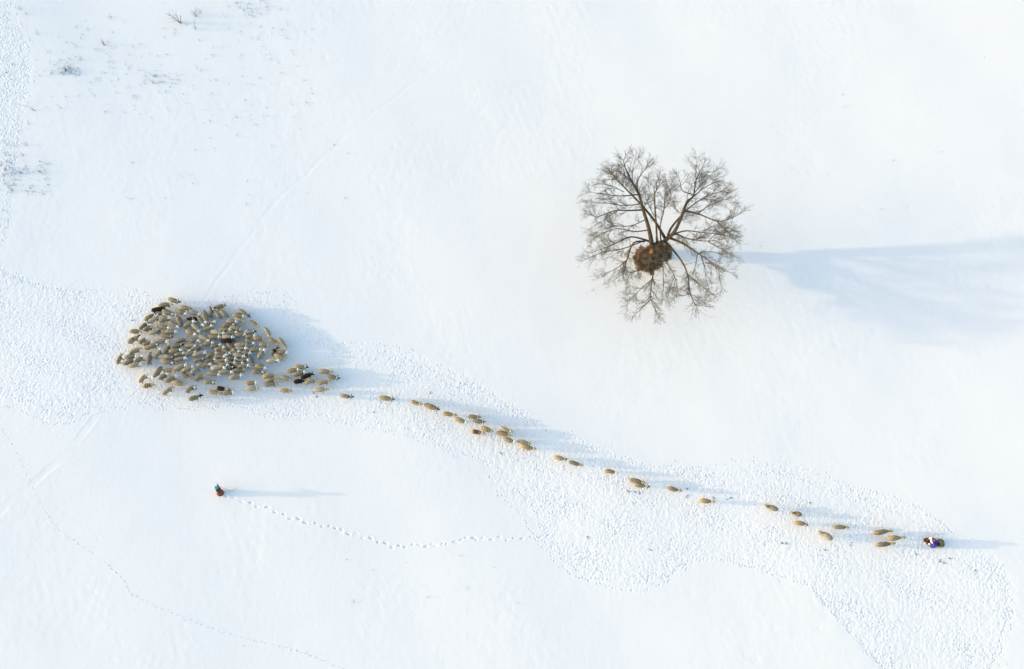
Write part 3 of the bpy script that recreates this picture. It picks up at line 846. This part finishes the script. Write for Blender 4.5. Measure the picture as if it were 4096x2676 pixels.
for k, (u, v, H, n, lean) in enumerate(SHR):
    b = at(u, v, 0); b.z = gz(b.x, b.y); V = []; Fc = []; r2 = random.Random(k)
    for q in range(n):
        a = r2.uniform(0, 6.28); hh = H * (1 if q == 0 else r2.uniform(.3, .95)); sp = r2.uniform(.12, .55) * hh
        p0 = Vector((r2.gauss(0, .05), r2.gauss(0, .05), -.08)); hh *= .62; tip = Vector((sp * math.cos(a) + lean * hh * .9, sp * math.sin(a) * .8 + .45 * hh, hh))
        m1 = p0.lerp(tip, .4) + Vector((r2.gauss(0, .06), r2.gauss(0, .06), .08 * hh)); m2 = p0.lerp(tip, .75) + Vector((r2.gauss(0, .05), r2.gauss(0, .05), .06 * hh))
        rr_ = .014 * (.5 + .35 * H); tube(V, Fc, [p0, m1, m2, tip], [rr_, rr_ * .75, rr_ * .5, rr_ * .25], 4)
        for z_ in range(2):
            t0 = m1.lerp(m2, r2.random()); tube(V, Fc, [t0, t0 + Vector((r2.gauss(0, .16) * H, r2.gauss(0, .16) * H, .18 * H))], [rr_ * .5, rr_ * .2], 3, cap=False)
    o = mesh_obj("dead_shrub", V, Fc, M_STEM, loc=b)
    shr.append(dict(o=o, c=(u, v), H=H, n=n))
lab = ["tall many-stemmed dead shrub, largest of all, near the top edge", "dark dead shrub right of the largest shrub, stem lying aslant", "thin dead stalks, rightmost beside the largest shrub and nearest the top edge", "low forked dead stem just below the pair right of the largest shrub", "thick dead tuft with one bent stem, alone below the row of shrubs"]
for s, l in zip(shr, lab): s['lab'] = l
shr[16]['lab'] = "scraggy tuft, farthest right of those beside the strip's lower end"; shr[18]['lab'] = "lowest of all the dead tufts, just right of the narrow path"
shn = {16: "the scraggy tuft", 18: "the lowest tuft", 0: "the largest shrub", 4: "the thick bent tuft", 12: "the dark stalk by the upper tracks", 11: "the wide low tuft"}
shr[12]['lab'] = "dark leaning dead stalk beside the edge of the trampled strip"; shr[11]['lab'] = "wide low scatter of dead stems between the strip and the bent tuft"
cand = []
for m_, sh in shn.items():
    buck = {}
    for s in shr:
        if s is shr[m_]: continue
        dx, dy = s['c'][0] - shr[m_]['c'][0], s['c'][1] - shr[m_]['c'][1]
        k = int(((math.degrees(math.atan2(-dy, dx)) % 360) + 22.5) // 45) % 8; buck.setdefault(k, []).append((math.hypot(dx, dy), s))
    for k, l in buck.items():
        for r_, (d_, s) in enumerate(sorted(l, key=lambda x: x[0])): cand.append((r_, d_, sh, k, s))
for r_, d_, sh, k, s in sorted(cand, key=lambda x: (x[0], x[1])):
    if 'lab' not in s: s['lab'] = f"small dead stems, {'' if r_ == 0 else ORD[r_] + ' '}nearest {DIRS[k]} {sh}"
for s in shr: tag(s['o'], s['lab'], "shrub", "dead shrubs poking through the snow")
V, Fc = [], []
rg = random.Random(3)
REG = [(0, 640, 200, 140, 90), (350, 90, 900, 420, 110), (200, 240, 120, 60, 40), (560, 280, 170, 60, 40), (240, 270, 80, 30, 30), (960, 0, 120, 70, 30), (900, 0, 250, 160, 40), (150, 60, 400, 400, 50), (0, 580, 60, 300, 25), (500, 420, 900, 400, 30), (2600, 1240, 250, 60, 6), (2330, 1150, 60, 40, 5), (3000, 200, 1000, 900, 14), (300, 2200, 1800, 400, 14)]
for x0, y0, w_, h_, n in REG:
    for _ in range(n):
        u, v = x0 + rg.random() * w_, y0 + rg.random() * h_; b = at(u, v, 0); b.z = gz(b.x, b.y)
        for q in range(rg.randint(1, 3)):
            p0 = b + Vector((rg.gauss(0, .10), rg.gauss(0, .10), -.03)); H = rg.uniform(.05, .26)
            tube(V, Fc, [p0, p0 + Vector((rg.gauss(0, .08), rg.gauss(0, .08), H))], [.017, .006], 3, cap=False)
tag(mesh_obj("grass_tips", V, Fc, M_TIP), "dry grass tips scattered through the snow crust", "grass", kind="stuff")
V, Fc = [], []
M_DUNG = mat("dung", (.04, .035, .03), .9)
for u, v in [(2513,1965),(2539,1970),(2556,1972),(2748,1984),(2749,1955),(3238,2010),(3145,2174),(3125,2170),(3402,2175),(3757,2245),(3762,2244),(3772,2252),(3797,2233),(2003,1814),(1494,1647),(1718,1572),(1265,1587),(1254,1573),(527,1282),(2856,1993),(2910,1997),(2922,1993),(2350,2150),(3663,2215),(2600,2200),(3300,2200),(3900,2280)]:
    b = at(u, v, 0); b.z = gz(b.x, b.y)
    for q in range(3):
        p = b + Vector((rg.gauss(0, .06), rg.gauss(0, .05), .0)); tube(V, Fc, [p, p + Vector((rg.gauss(0, .03), rg.gauss(0, .03), .03)), p + Vector((.05, 0, .02))], [.02, .032, .012], 5)
tag(mesh_obj("dung_pellets", V, Fc, M_DUNG), "dark dung pellets dropped along the trampled snow", "dung", kind="stuff")

# ------------------------------------------------------------------ the two people
def skin_mesh(name, nodes, edges, m, parent=None, loc=(0, 0, 0), eyes=None, face=None):
    """a continuous figure: joints with radii, grown with a Skin modifier"""
    names = list(nodes); ix = {k: i for i, k in enumerate(names)}
    me = bpy.data.meshes.new(name); me.from_pydata([tuple(nodes[k][0]) for k in names], [(ix[a], ix[b]) for a, b in edges], [])
    o = bpy.data.objects.new(name, me); COL.objects.link(o)
    sk = o.modifiers.new("skin", 'SKIN'); sk.use_smooth_shade = True
    for i, k in enumerate(names):
        r_ = nodes[k][1]; r_ = r_ if isinstance(r_, tuple) else (r_, r_)
        me.skin_vertices[0].data[i].radius = r_; me.skin_vertices[0].data[i].use_root = (i == 0)
    ss = o.modifiers.new("sub", 'SUBSURF'); ss.levels = 2; ss.render_levels = 2
    dg = bpy.context.evaluated_depsgraph_get(); new = bpy.data.meshes.new_from_object(o.evaluated_get(dg))
    o.modifiers.clear(); o.data = new; new.name = name; new.materials.clear(); new.materials.append(m)
    new.polygons.foreach_set("use_smooth", np.ones(len(new.polygons), bool))
    if parent: o.parent = parent
    o.location = loc
    return o

def loft(name, rings, m, parent=None, n=16, ruff=0.0, seed=0, fmat=None):
    """rings: (centre, half width x, half width y, tilt vector or None); closed at both ends"""
    V, Fc = [], []; r2 = random.Random(seed)
    for c, a, b, *t in rings:
        ux, uy = (Vector((1, 0, 0)), Vector((0, 1, 0))) if not t else frame(Vector(t[0]))
        for k in range(n):
            th_ = 2 * math.pi * k / n; f = 1 + ruff * r2.uniform(-1, 1)
            V.append(Vector(c) + ux * (a * f * math.cos(th_)) + uy * (b * f * math.sin(th_)))
    for q in range(len(rings) - 1):
        for k in range(n): Fc.append((q * n + k, q * n + (k + 1) % n, (q + 1) * n + (k + 1) % n, (q + 1) * n + k))
    Fc.append(tuple(reversed(range(n)))); Fc.append(tuple((len(rings) - 1) * n + k for k in range(n)))
    o = mesh_obj(name, V, Fc, m, parent=parent)
    s = o.modifiers.new("smooth", 'SUBSURF'); s.levels = 1; s.render_levels = 1
    return o

def tube_obj(name, pts, rad, m, parent=None, n=10):
    V, Fc = [], []; tube(V, Fc, [Vector(p) for p in pts], rad, n)
    o = mesh_obj(name, V, Fc, m, parent=parent); s = o.modifiers.new("smooth", 'SUBSURF'); s.levels = 1; s.render_levels = 1
    return o

def hand(nodes, edges, wrist, key, d, side, curl):
    """palm, four unequal fingers and a thumb; d = pointing direction, side = towards the thumb, curl = closing direction"""
    d, side, curl = Vector(d).normalized(), Vector(side).normalized(), Vector(curl).normalized()
    w0 = Vector(nodes[wrist][0]); nodes[key + 'p'] = (w0 + d * .055, (.034, .022)); edges.append((wrist, key + 'p'))
    kn = w0 + d * .09
    for q, (o_, L) in enumerate(((.028, .065), (.010, .075), (-.010, .07), (-.027, .055))):
        a = kn + side * o_; b = a + d * L * .5 + curl * L * .15; c = b + d * L * .25 + curl * L * .45
        nodes[f'{key}a{q}'] = (a, .0105); nodes[f'{key}b{q}'] = (b, .0095); nodes[f'{key}c{q}'] = (c, .008)
        edges += [(key + 'p', f'{key}a{q}'), (f'{key}a{q}', f'{key}b{q}'), (f'{key}b{q}', f'{key}c{q}')]
    t1 = w0 + d * .04 + side * .045; t2 = t1 + d * .035 + side * .012 + curl * .02
    nodes[key + 't1'] = (t1, .012); nodes[key + 't2'] = (t2, .0095); edges += [(key + 'p', key + 't1'), (key + 't1', key + 't2')]

M_SKIN = mat("skin", (.42, .24, .16), .6); M_BOOT = mat("boot", (.03, .028, .03), .6)

# woman walking to the left in a long patterned dress
f0 = at(881, 1971, 0); f0.z = gz(f0.x, f0.y) - .02
def rel(u, v, h): return at(u, v, h) - f0
hip = rel(876, 1962, .78); chest = rel(871, 1956, 1.12); nk = rel(867.5, 1953.5, 1.30); hdp = rel(863, 1950, 1.42)
shl = chest + Vector((-.08, -.17, .08)); shr_ = chest + Vector((.02, .17, .10))
hand_r = rel(868, 1938, 1.02); elb_r = shr_.lerp(hand_r, .5) + Vector((.04, .03, -.06))
hand_l = hip + Vector((-.18, -.22, .02)); elb_l = shl.lerp(hand_l, .5) + Vector((.06, -.03, 0))
fl_ = Vector((-.14, -.10, .05)); fr_ = Vector((.17, .09, .05))
N_ = {'hip': (hip, (.15, .12)), 'waist': (hip.lerp(chest, .5), (.13, .10)), 'chest': (chest, (.15, .11)), 'neck': (nk, .055),
      'jaw': (nk.lerp(hdp, .45) + Vector((-.03, 0, .01)), .072), 'head': (hdp, .098), 'top': (hdp + Vector((.015, .01, .09)), .075),
      'nose': (hdp + Vector((-.115, .0, -.005)), .014), 'earl': (hdp + Vector((.01, -.10, 0)), .018), 'earr': (hdp + Vector((.01, .10, 0)), .018),
      'shl': (shl, .065), 'shr': (shr_, .065), 'ell': (elb_l, .048), 'elr': (elb_r, .048), 'wrl': (hand_l, .03), 'wrr': (hand_r, .03),
      'thl': (hip + Vector((-.04, -.09, -.06)), .095), 'thr': (hip + Vector((.04, .09, -.06)), .095),
      'knl': (fl_ + Vector((.0, .02, .40)), .065), 'knr': (fr_ + Vector((-.06, -.02, .42)), .065), 'anl': (fl_ + Vector((.02, 0, .04)), .045), 'anr': (fr_ + Vector((.02, 0, .06)), .045),
      'tol': (fl_ + Vector((-.15, .03, -.02)), .04), 'tor': (fr_ + Vector((-.14, .03, -.02)), .04)}
E_ = [('hip', 'waist'), ('waist', 'chest'), ('chest', 'neck'), ('neck', 'jaw'), ('jaw', 'head'), ('head', 'top'), ('head', 'nose'), ('head', 'earl'), ('head', 'earr'), ('chest', 'shl'), ('chest', 'shr'), ('shl', 'ell'), ('shr', 'elr'), ('ell', 'wrl'), ('elr', 'wrr'),
      ('hip', 'thl'), ('hip', 'thr'), ('thl', 'knl'), ('thr', 'knr'), ('knl', 'anl'), ('knr', 'anr'), ('anl', 'tol'), ('anr', 'tor')]
hand(N_, E_, 'wrl', 'l', (-.4, -.1, -1), (-1, 0, 0), (0, 1, 0)); hand(N_, E_, 'wrr', 'r', (-.2, .9, -.4), (-1, 0, 0), (0, -.3, -1))
woman = skin_mesh("person", N_, E_, M_SKIN, loc=f0)
tag(woman, "walking person in teal headscarf and patterned red-brown dress, leaving footprints in the snow", "person")
M_DRESS = mat("patterned_dress", (.30, .07, .05), .9, noise=(11, (.055, .03, .028), .46, .54))
M_SHAWL = mat("dark_patterned_jacket", (.075, .032, .026), .9, noise=(13, (.20, .10, .07), .55, .62))
M_TEAL = mat("teal_scarf", (.015, .36, .40), .8, noise=(6, (.02, .48, .46), .4, .6)); M_MAR = mat("maroon_cloth", (.16, .012, .022), .85); M_BLUE = mat("blue_cloth", (.035, .10, .36), .8)
h0 = Vector((.03, -.02, .06))
loft("dress", [(h0, .34, .30), (h0 + Vector((0, 0, .05)), .37, .33), (h0.lerp(hip, .45), .30, .27), (hip, .22, .19), (hip.lerp(chest, .45), .18, .16), (hip.lerp(chest, .6), .1, .1)], M_DRESS, woman, 18, .05, 3)
loft("jacket", [(hip + Vector((.03, .02, -.10)), .25, .23), (hip + Vector((0, 0, .02)), .24, .22), (chest, .20, .24), (chest + Vector((-.02, 0, .11)), .16, .22), (nk + Vector((.02, 0, -.05)), .09, .10), (nk, .05, .05)], M_SHAWL, woman, 16, .03, 4)
tube_obj("sleeve", [chest + Vector((0, .1, .07)), shr_, elb_r, hand_r - (hand_r - elb_r).normalized() * .03], [.09, .095, .085, .06], M_MAR, woman)
tube_obj("sleeve", [chest + Vector((-.04, -.1, .06)), shl, elb_l, hand_l - (hand_l - elb_l).normalized() * .03], [.09, .09, .075, .055], M_SHAWL, woman)
loft("headscarf", [(nk + Vector((.05, 0, .0)), .10, .11), (hdp + Vector((.03, 0, -.06)), .125, .135), (hdp + Vector((.015, 0, .03)), .135, .145), (hdp + Vector((.01, 0, .10)), .115, .12), (hdp + Vector((.01, 0, .145)), .06, .065), (hdp + Vector((.01, 0, .155)), .02, .02)], M_TEAL, woman, 14)
for s_, a_ in ((fl_, 0), (fr_, 0)):
    tube_obj("boot", [s_ + Vector((.02, 0, .28)), s_ + Vector((.02, 0, .08)), s_ + Vector((-.02, 0, .02)), s_ + Vector((-.15, .03, .005)), s_ + Vector((-.20, .04, .005))], [.06, .058, .06, .055, .025], M_BOOT, woman)
V, Fc = [], []
for s_ in (-.045, .045):
    c = hdp + Vector((-.09, s_, .012)); tube(V, Fc, [c - Vector((.012, 0, 0)), c, c + Vector((.012, 0, 0))], [.004, .012, .004], 6)
mesh_obj("eyes", V, Fc, M_BOOT, parent=woman)
bp_ = f0 + rel(878, 1954, 1.0) + Vector((0, 0, .02)); V, Fc = [], []
tube(V, Fc, [Vector((0, .05, -.09)), Vector((0, .05, -.02)), Vector((.01, .04, .06)), Vector((.01, .03, .09))], [.06, .09, .08, .03], 8)
tag(mesh_obj("shoulder_bag", V, Fc, M_BLUE, loc=bp_), "small blue bag slung on the walking person's back", "bag")
V, Fc = [], []
w0 = f0 + rel(868, 1938, 1.02); tube(V, Fc, [Vector((0, 0, 0)), Vector((.3, -.25, -.5)), Vector((.75, -.42, -.92)), Vector((1.15, -.5, -1.0)), Vector((1.4, -.2, -1.0))], [.012, .010, .009, .008, .006], 5)
for i_ in range(len(V)):
    p = w0 + V[i_]; V[i_].z = max(V[i_].z, gz(p.x, p.y) - w0.z + .012)
tag(mesh_obj("herding_whip", V, Fc, M_BOOT, loc=w0), "thin dark whip trailing on the snow behind the walking person", "whip")

# shepherd crouching in a violet blue coat: tub between the hands, fodder basket behind
s0 = at(3722, 2172, 0); s0.z = gz(s0.x, s0.y) - .02
def rs_(u, v, h): return at(u, v, h) - s0
hd2 = rs_(3737, 2160, 1.10); ch2 = rs_(3737, 2169, .78); pel = rs_(3737, 2173, .36)
tubp = rs_(3711, 2161, .42)
wA = rs_(3717.5, 2154, .52); wB = rs_(3714.5, 2174, .50)
sA = ch2 + Vector((-.02, .20, .12)); sB = ch2 + Vector((-.02, -.22, .12)); eA = rs_(3727, 2151, .72); eB = rs_(3727, 2183, .62)
nk2 = ch2.lerp(hd2, .55)
N_ = {'hip': (pel, (.17, .15)), 'chest': (ch2, (.16, .13)), 'neck': (nk2, .06), 'jaw': (nk2.lerp(hd2, .5) + Vector((-.04, 0, 0)), .075), 'head': (hd2, .10), 'top': (hd2 + Vector((.01, 0, .09)), .078),
      'nose': (hd2 + Vector((-.12, 0, -.02)), .015), 'earl': (hd2 + Vector((.0, -.105, 0)), .018), 'earr': (hd2 + Vector((.0, .105, 0)), .018),
      'sA': (sA, .07), 'sB': (sB, .07), 'eA': (eA, .052), 'eB': (eB, .052), 'wA': (wA, .032), 'wB': (wB, .032),
      'tA': (pel + Vector((-.08, .10, -.02)), .10), 'tB': (pel + Vector((-.08, -.10, -.02)), .10), 'kA': (pel + Vector((-.34, .14, -.20)), .075), 'kB': (pel + Vector((-.34, -.14, -.20)), .075),
      'aA': (pel + Vector((.04, .13, -.30)), .05), 'aB': (pel + Vector((.04, -.13, -.30)), .05), 'fA': (pel + Vector((.18, .13, -.33)), .04), 'fB': (pel + Vector((.18, -.13, -.33)), .04)}
E_ = [('hip', 'chest'), ('chest', 'neck'), ('neck', 'jaw'), ('jaw', 'head'), ('head', 'top'), ('head', 'nose'), ('head', 'earl'), ('head', 'earr'), ('chest', 'sA'), ('chest', 'sB'), ('sA', 'eA'), ('sB', 'eB'), ('eA', 'wA'), ('eB', 'wB'),
      ('hip', 'tA'), ('hip', 'tB'), ('tA', 'kA'), ('tB', 'kB'), ('kA', 'aA'), ('kB', 'aB'), ('aA', 'fA'), ('aB', 'fB')]
hand(N_, E_, 'wA', 'l', (-1, -.25, -.1), (0, 0, 1), (-.2, -1, 0)); hand(N_, E_, 'wB', 'r', (-1, .25, -.1), (0, 0, 1), (-.2, 1, 0))
shep = skin_mesh("person", N_, E_, M_SKIN, loc=s0)
tag(shep, "crouching shepherd in violet-blue coat with white cuffs, between a tub and a fodder basket", "person")
M_VIO = mat("violet_coat", (.055, .05, .32), .85, noise=(5, (.035, .03, .20), .4, .6)); M_WHT = mat("white_fur", (.80, .77, .72), .95, bump=(40, .6, .02)); M_CAP = mat("magenta_kerchief", (.15, .02, .13), .85, noise=(6, (.20, .17, .22), .52, .6))
M_NAVY = mat("navy_cloth", (.012, .012, .035), .8); M_ORG = mat("orange_brown_grain", (.42, .115, .012), .9, noise=(9, (.30, .07, .01), .4, .6)); M_TUB = mat("dark_tub", (.028, .022, .02), .5)
loft("coat", [(pel + Vector((-.05, 0, -.36)), .36, .40), (pel + Vector((-.04, 0, -.28)), .38, .42), (pel + Vector((0, 0, .0)), .32, .36), (pel.lerp(ch2, .55), .27, .34), (ch2 + Vector((0, 0, .08)), .23, .33), (ch2 + Vector((0, 0, .17)), .17, .24), (nk2 + Vector((0, 0, -.02)), .10, .11), (nk2 + Vector((0, 0, .02)), .05, .05)], M_VIO, shep, 18, .03, 8)
tube_obj("sleeve", [ch2 + Vector((0, .12, .1)), sA, eA, wA + (eA - wA).normalized() * .11], [.10, .11, .10, .075], M_NAVY, shep)
tube_obj("sleeve", [ch2 + Vector((0, -.12, .1)), sB, eB, wB + (eB - wB).normalized() * .11], [.11, .13, .125, .08], M_VIO, shep)
for a_, b_ in ((eA, wA), (eB, wB)):
    d = (b_ - a_).normalized(); tube_obj("cuff", [b_ - d * .15, b_ - d * .13, b_ - d * .02, b_], [.05, .09, .09, .05], M_WHT, shep)
tube_obj("glove", [wB - (wB - eB).normalized() * .02, wB + Vector((-.05, -.03, 0)), wB + Vector((-.14, -.02, .0)), wB + Vector((-.2, .02, -.01))], [.045, .055, .055, .03], M_NAVY, shep)
cr = [hd2 + Vector((-.05 - .15 * math.cos(a), .27 * math.sin(a) - .02, -.10 - .05 * math.cos(a))) for a in np.linspace(-1.35, 1.35, 9)]
tube_obj("fur_collar", cr, [.04, .07, .085, .09, .095, .09, .085, .07, .04], M_WHT, shep)
loft("kerchief", [(nk2 + Vector((.06, 0, .02)), .10, .11), (hd2 + Vector((.03, 0, -.05)), .13, .135), (hd2 + Vector((.02, 0, .03)), .138, .142), (hd2 + Vector((.015, 0, .10)), .115, .12), (hd2 + Vector((.015, 0, .15)), .05, .05), (hd2 + Vector((.015, 0, .156)), .015, .015)], M_CAP, shep, 14)
V, Fc = [], []
for s_ in (-.045, .045):
    c = hd2 + Vector((-.092, s_, .0)); tube(V, Fc, [c - Vector((.012, 0, 0)), c, c + Vector((.012, 0, 0))], [.004, .012, .004], 6)
mesh_obj("eyes", V, Fc, M_BOOT, parent=shep)
for s_ in (.13, -.13):
    tube_obj("boot", [pel + Vector((-.02, s_, -.29)), pel + Vector((.06, s_, -.31)), pel + Vector((.2, s_, -.33)), pel + Vector((.26, s_, -.33))], [.06, .065, .055, .03], M_BOOT, shep)
# tub of orange-brown feed
tl = s0 + tubp; tl.z = gz(tl.x, tl.y)
hz_ = (s0 + tubp).z - tl.z
tub = empty("feed_tub", tl); tag(tub, "dark round tub of orange-brown feed held between the shepherd's white cuffs", "tub")
def basket(parent, H, r0, r1, thick, mm, name):
    V, Fc = [], []; n = 24
    for z_, r_ in ((0, r0), (H * .5, (r0 + r1) / 2 * 1.03), (H, r1), (H + .015, r1 - thick * .5), (H, r1 - thick), (H * .5, (r0 + r1) / 2 - thick), (.04, r0 - thick)):
        for k in range(n): a = 2 * math.pi * k / n; V.append(Vector((r_ * math.cos(a), r_ * math.sin(a), z_)))
    for q in range(6):
        for k in range(n): Fc.append((q * n + k, q * n + (k + 1) % n, (q + 1) * n + (k + 1) % n, (q + 1) * n + k))
    Fc.append(tuple(reversed(range(n)))); Fc.append(tuple(6 * n + k for k in range(n)))
    return mesh_obj(name, V, Fc, mm, parent=parent)
basket(tub, hz_, .17, .225, .022, M_TUB, "tub_wall")
V, Fc = [], []
for q, (r_, z_) in enumerate(((.0, .06), (.08, .05), (.14, .025), (.19, .0))):
    for k in range(16): a = 2 * math.pi * k / 16; V.append(Vector((r_ * math.cos(a), r_ * math.sin(a), hz_ - .055 + z_ + rg.gauss(0, .006))))
for q in range(3):
    for k in range(16): Fc.append((q * 16 + k, q * 16 + (k + 1) % 16, (q + 1) * 16 + (k + 1) % 16, (q + 1) * 16 + k)) if q else Fc.append((k, 16 + (k + 1) % 16, 16 + k)[::-1])
mesh_obj("feed", V, Fc, M_ORG, parent=tub)
# fodder basket
bl = at(3761.3, 2173, .45); bl.z = gz(bl.x, bl.y)
bk = empty("fodder_basket", bl); tag(bk, "large round wicker basket filled with green and yellow fodder behind the shepherd", "basket")
M_WICK = mat("wicker", (.30, .20, .11), .85, noise=(14, (.14, .09, .05), .4, .6), bump=(40, .8, .02)); M_HAY = mat("hay", (.55, .42, .19), .9); M_HAYG = mat("green_fodder", (.30, .29, .16), .9); M_HAYD = mat("dark_fodder", (.03, .038, .03), .9)
basket(bk, .45, .27, .37, .035, M_WICK, "basket_wall")
V, Fc, BM = [], [], []
for q in range(7):
    for k in range(18): a = 2 * math.pi * k / 18; r_ = .335 * q / 6; V.append(Vector((r_ * math.cos(a), r_ * math.sin(a), .42 + .08 * (1 - q / 6) + rg.gauss(0, .02))))
for q in range(6):
    for k in range(18): Fc.append((q * 18 + k, (q + 1) * 18 + k, (q + 1) * 18 + (k + 1) % 18, q * 18 + (k + 1) % 18)); BM.append(2 if (math.sin(k * .7 + q) > .3) else 1)
for k in range(420):
    r_ = .33 * math.sqrt(rg.random()); a = rg.uniform(0, 6.28); c = Vector((r_ * math.cos(a), r_ * math.sin(a), .47 + rg.random() * .06)); d = Vector((rg.gauss(0, 1), rg.gauss(0, 1), rg.gauss(0, .25))).normalized() * rg.uniform(.05, .12)
    n0 = len(Fc); tube(V, Fc, [c - d, c + d], [.012, .008], 3, cap=False)
    pr = math.sin(c.x * 11 + 1.2) + math.sin(c.y * 13 + c.x * 5 + .4)
    BM += [0 if pr + rg.gauss(0, .5) > .5 else (1 if pr > -.7 else 2)] * (len(Fc) - n0)
mesh_obj("fodder", V, Fc, [M_HAY, M_HAYG, M_HAYD], parent=bk, fmat=BM, smooth=False)
